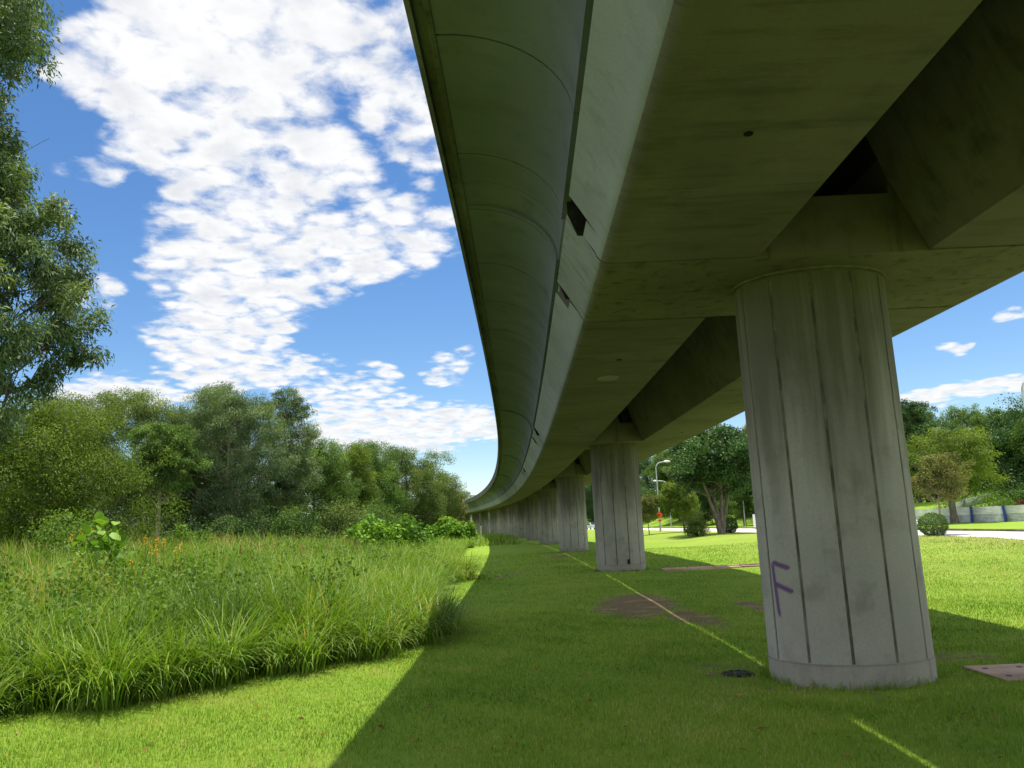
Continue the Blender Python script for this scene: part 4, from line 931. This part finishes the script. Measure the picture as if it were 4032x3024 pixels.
# ------------------------------------------------------------------ cars (mostly hidden)
def car(label, pos, rz, paint):
    e = empty('parked_car', (pos[0], pos[1], pos[2]), rz); tag(e, label, 'car')
    b_ = MB(); b_.prism([(-2.15, .32), (2.15, .32), (2.2, .55), (2.12, .78), (1.25, .92), (.62, 1.38), (-.95, 1.42), (-1.75, 1.0), (-2.15, .92), (-2.2, .6)], I4, 1.72); body = b_.build('body', paint, e, bevel=.05)
    for sd in (-1, 1):
        b_ = MB(); b_.prism([(1.02, .96), (.56, 1.31), (-.85, 1.34), (-1.45, 1.0)], Matrix.Translation((0, sd * .862, 0)), .012); b_.build('side_window', M_glass, e)
    b_ = MB(); b_.add([(1.22, -.72, .955), (1.22, .72, .955), (.68, .66, 1.365), (.68, -.66, 1.365), (1.20, -.72, .94), (1.20, .72, .94), (.66, .66, 1.35), (.66, -.66, 1.35)], [(0, 1, 2, 3), (7, 6, 5, 4), (0, 4, 5, 1), (1, 5, 6, 2), (2, 6, 7, 3), (3, 7, 4, 0)]); b_.build('windscreen', M_glass, e)
    b_ = MB(); V = [(-1.74, -.7, 1.04), (-1.74, .7, 1.04), (-1.0, .66, 1.415), (-1.0, -.66, 1.415)]; b_.add(V + [(x + .02, y, z - .03) for x, y, z in V], [(3, 2, 1, 0), (4, 5, 6, 7), (0, 1, 5, 4), (1, 2, 6, 5), (2, 3, 7, 6), (3, 0, 4, 7)]); b_.build('rear_window', M_glass, e)
    for x in (-1.35, 1.35):
        for sd in (-1, 1):
            b_ = MB(); b_.tube([(x, sd * .70, .32), (x, sd * .88, .32)], .32, 20); wv = b_.build('wheel', M_rubber, e, True); b_ = MB(); b_.tube([(x, sd * .875, .32), (x, sd * .895, .32)], .2, 14); b_.build('rim', M_galv, wv)
    for sd in (-1, 1):
        b_ = MB(); b_.box((2.14, sd * .6, .68), (.12, .35, .13)); b_.build('headlight', M_white, e, bevel=.02)
M_silver = simple('silver_car_paint', (.55, .57, .62), .25, .4, .6, .03)
M_cwhite = simple('white_car_paint', (.78, .78, .78), .22, 0, .6, .02)
car('silver car on the road, glimpsed between the second and third pillars', (15.9, 168, 0), R(100), M_silver)
car('white car on the road, its end showing beside the clipped bush', (28.2, 60.2, 0), R(112), M_cwhite)

# ------------------------------------------------------------------ lawn fittings
e = empty('manhole_cover', (2.56, 9.75, float(ground(2.56, 9.75)))); tag(e, 'dark perforated manhole cover in the grass left of the nearest pillar', 'manhole cover')
b_ = MB(); b_.tube([(0, 0, -.03), (0, 0, .014)], .19, 28); cv = b_.build('frame_ring', M_iron, e)
b_ = MB(); b_.tube([(0, 0, .0), (0, 0, .022)], .165, 28)
b_.build('lid', M_iron, e)
b_ = MB()
for k in range(10): b_.tube([(.12 * math.cos(k * .628), .12 * math.sin(k * .628), .022), (.12 * math.cos(k * .628), .12 * math.sin(k * .628), .030)], .02, 8)
b_.build('lid_studs', M_black, e)
zc = float(ground(6.2, 9.2)) - .035; e = empty('drain_slab', (5.08, 9.2, zc)); tag(e, 'pinkish concrete drain slab with lifting holes right of the nearest pillar', 'drain cover')
b_ = MB()
for k in range(5): b_.box((.36 + .725 * k + .10, 0, .01), (.71, .84, .10))
b_.build('slab', M_slab, e, bevel=.008)
b_ = MB()
for k in range(5):
    for (dx, dy) in ((-.2, -.22), (.2, -.22), (-.2, .22), (.2, .22)): b_.tube([(.46 + .725 * k + dx, dy, .056), (.46 + .725 * k + dx, dy, .064)], .032, 10)
b_.build('lifting_holes', M_black, e)
e = empty('concrete_channel', (5.2, 28.9, float(ground(5.2, 28.9)))); tag(e, 'low concrete drain edge crossing the lawn behind the second pillar', 'drain')
Vv = MB()
for k in range(4):
    x0 = k * .95; z0 = float(ground(5.2 + x0 + .47, 28.8)) - float(e.location.z); Vv.box((x0 + .47, -.09 * x0 / 2.2, z0 + .0), (.94, .50, .10)); Vv.box((x0 + .47, .22 - .09 * x0 / 2.2, z0 + .03), (.94, .10, .12))
Vv.build('channel_blocks', M_slab, e, bevel=.006)

# far building and mast beyond the deck end
bp = (-19.3, 262); e = empty('office_building', (*bp, 0)); tag(e, 'small pale flat-roofed building far beyond the end of the viaduct', 'building')
b_ = MB(); b_.box((0, 3, 5.8), (11.5, 8, 11.6)); wl = b_.build('wall', M_cream, e)
b_ = MB(); b_.box((0, 3, 11.75), (11.8, 8.3, .3)); b_.build('roof', M_galv, e)
for k in range(3):
    b_ = MB(); b_.box((-4.4 + k * 1.7, -1.02, 9.6), (1.1, .08, 2.8)); wd = b_.build('window', M_bluegl, e)
b_ = MB(); b_.box((2.2, 2, 12.5), (2.6, 2.5, 1.3)); b_.build('plant_room', M_galv, e)
mp = (-18.2, 258.); e = empty('antenna_mast', (*mp, 0)); tag(e, 'thin antenna mast standing beside the far pale building', 'mast')
b_ = MB(); b_.tube([(0, 0, 0), (0, 0, 14.6)], [.09, .05], 6); b_.build('pole', M_galv, e)
b_ = MB(); b_.tube([(.12, -.1, 13.2), (.12, -.1, 13.9)], .2, 8); b_.build('antenna', M_galv, e)
pts = [(-16.5 + 1.6 * k, 238 - 2 * k) for k in range(9)]
woodmass('hilltop_shrubs', 'light green shrubs on the rise beyond the far deck', pts, [9.5 + .15 * k for k in range(9)], 1.5, L_weed, 160, (.4, .25), 95, 'shrubs')
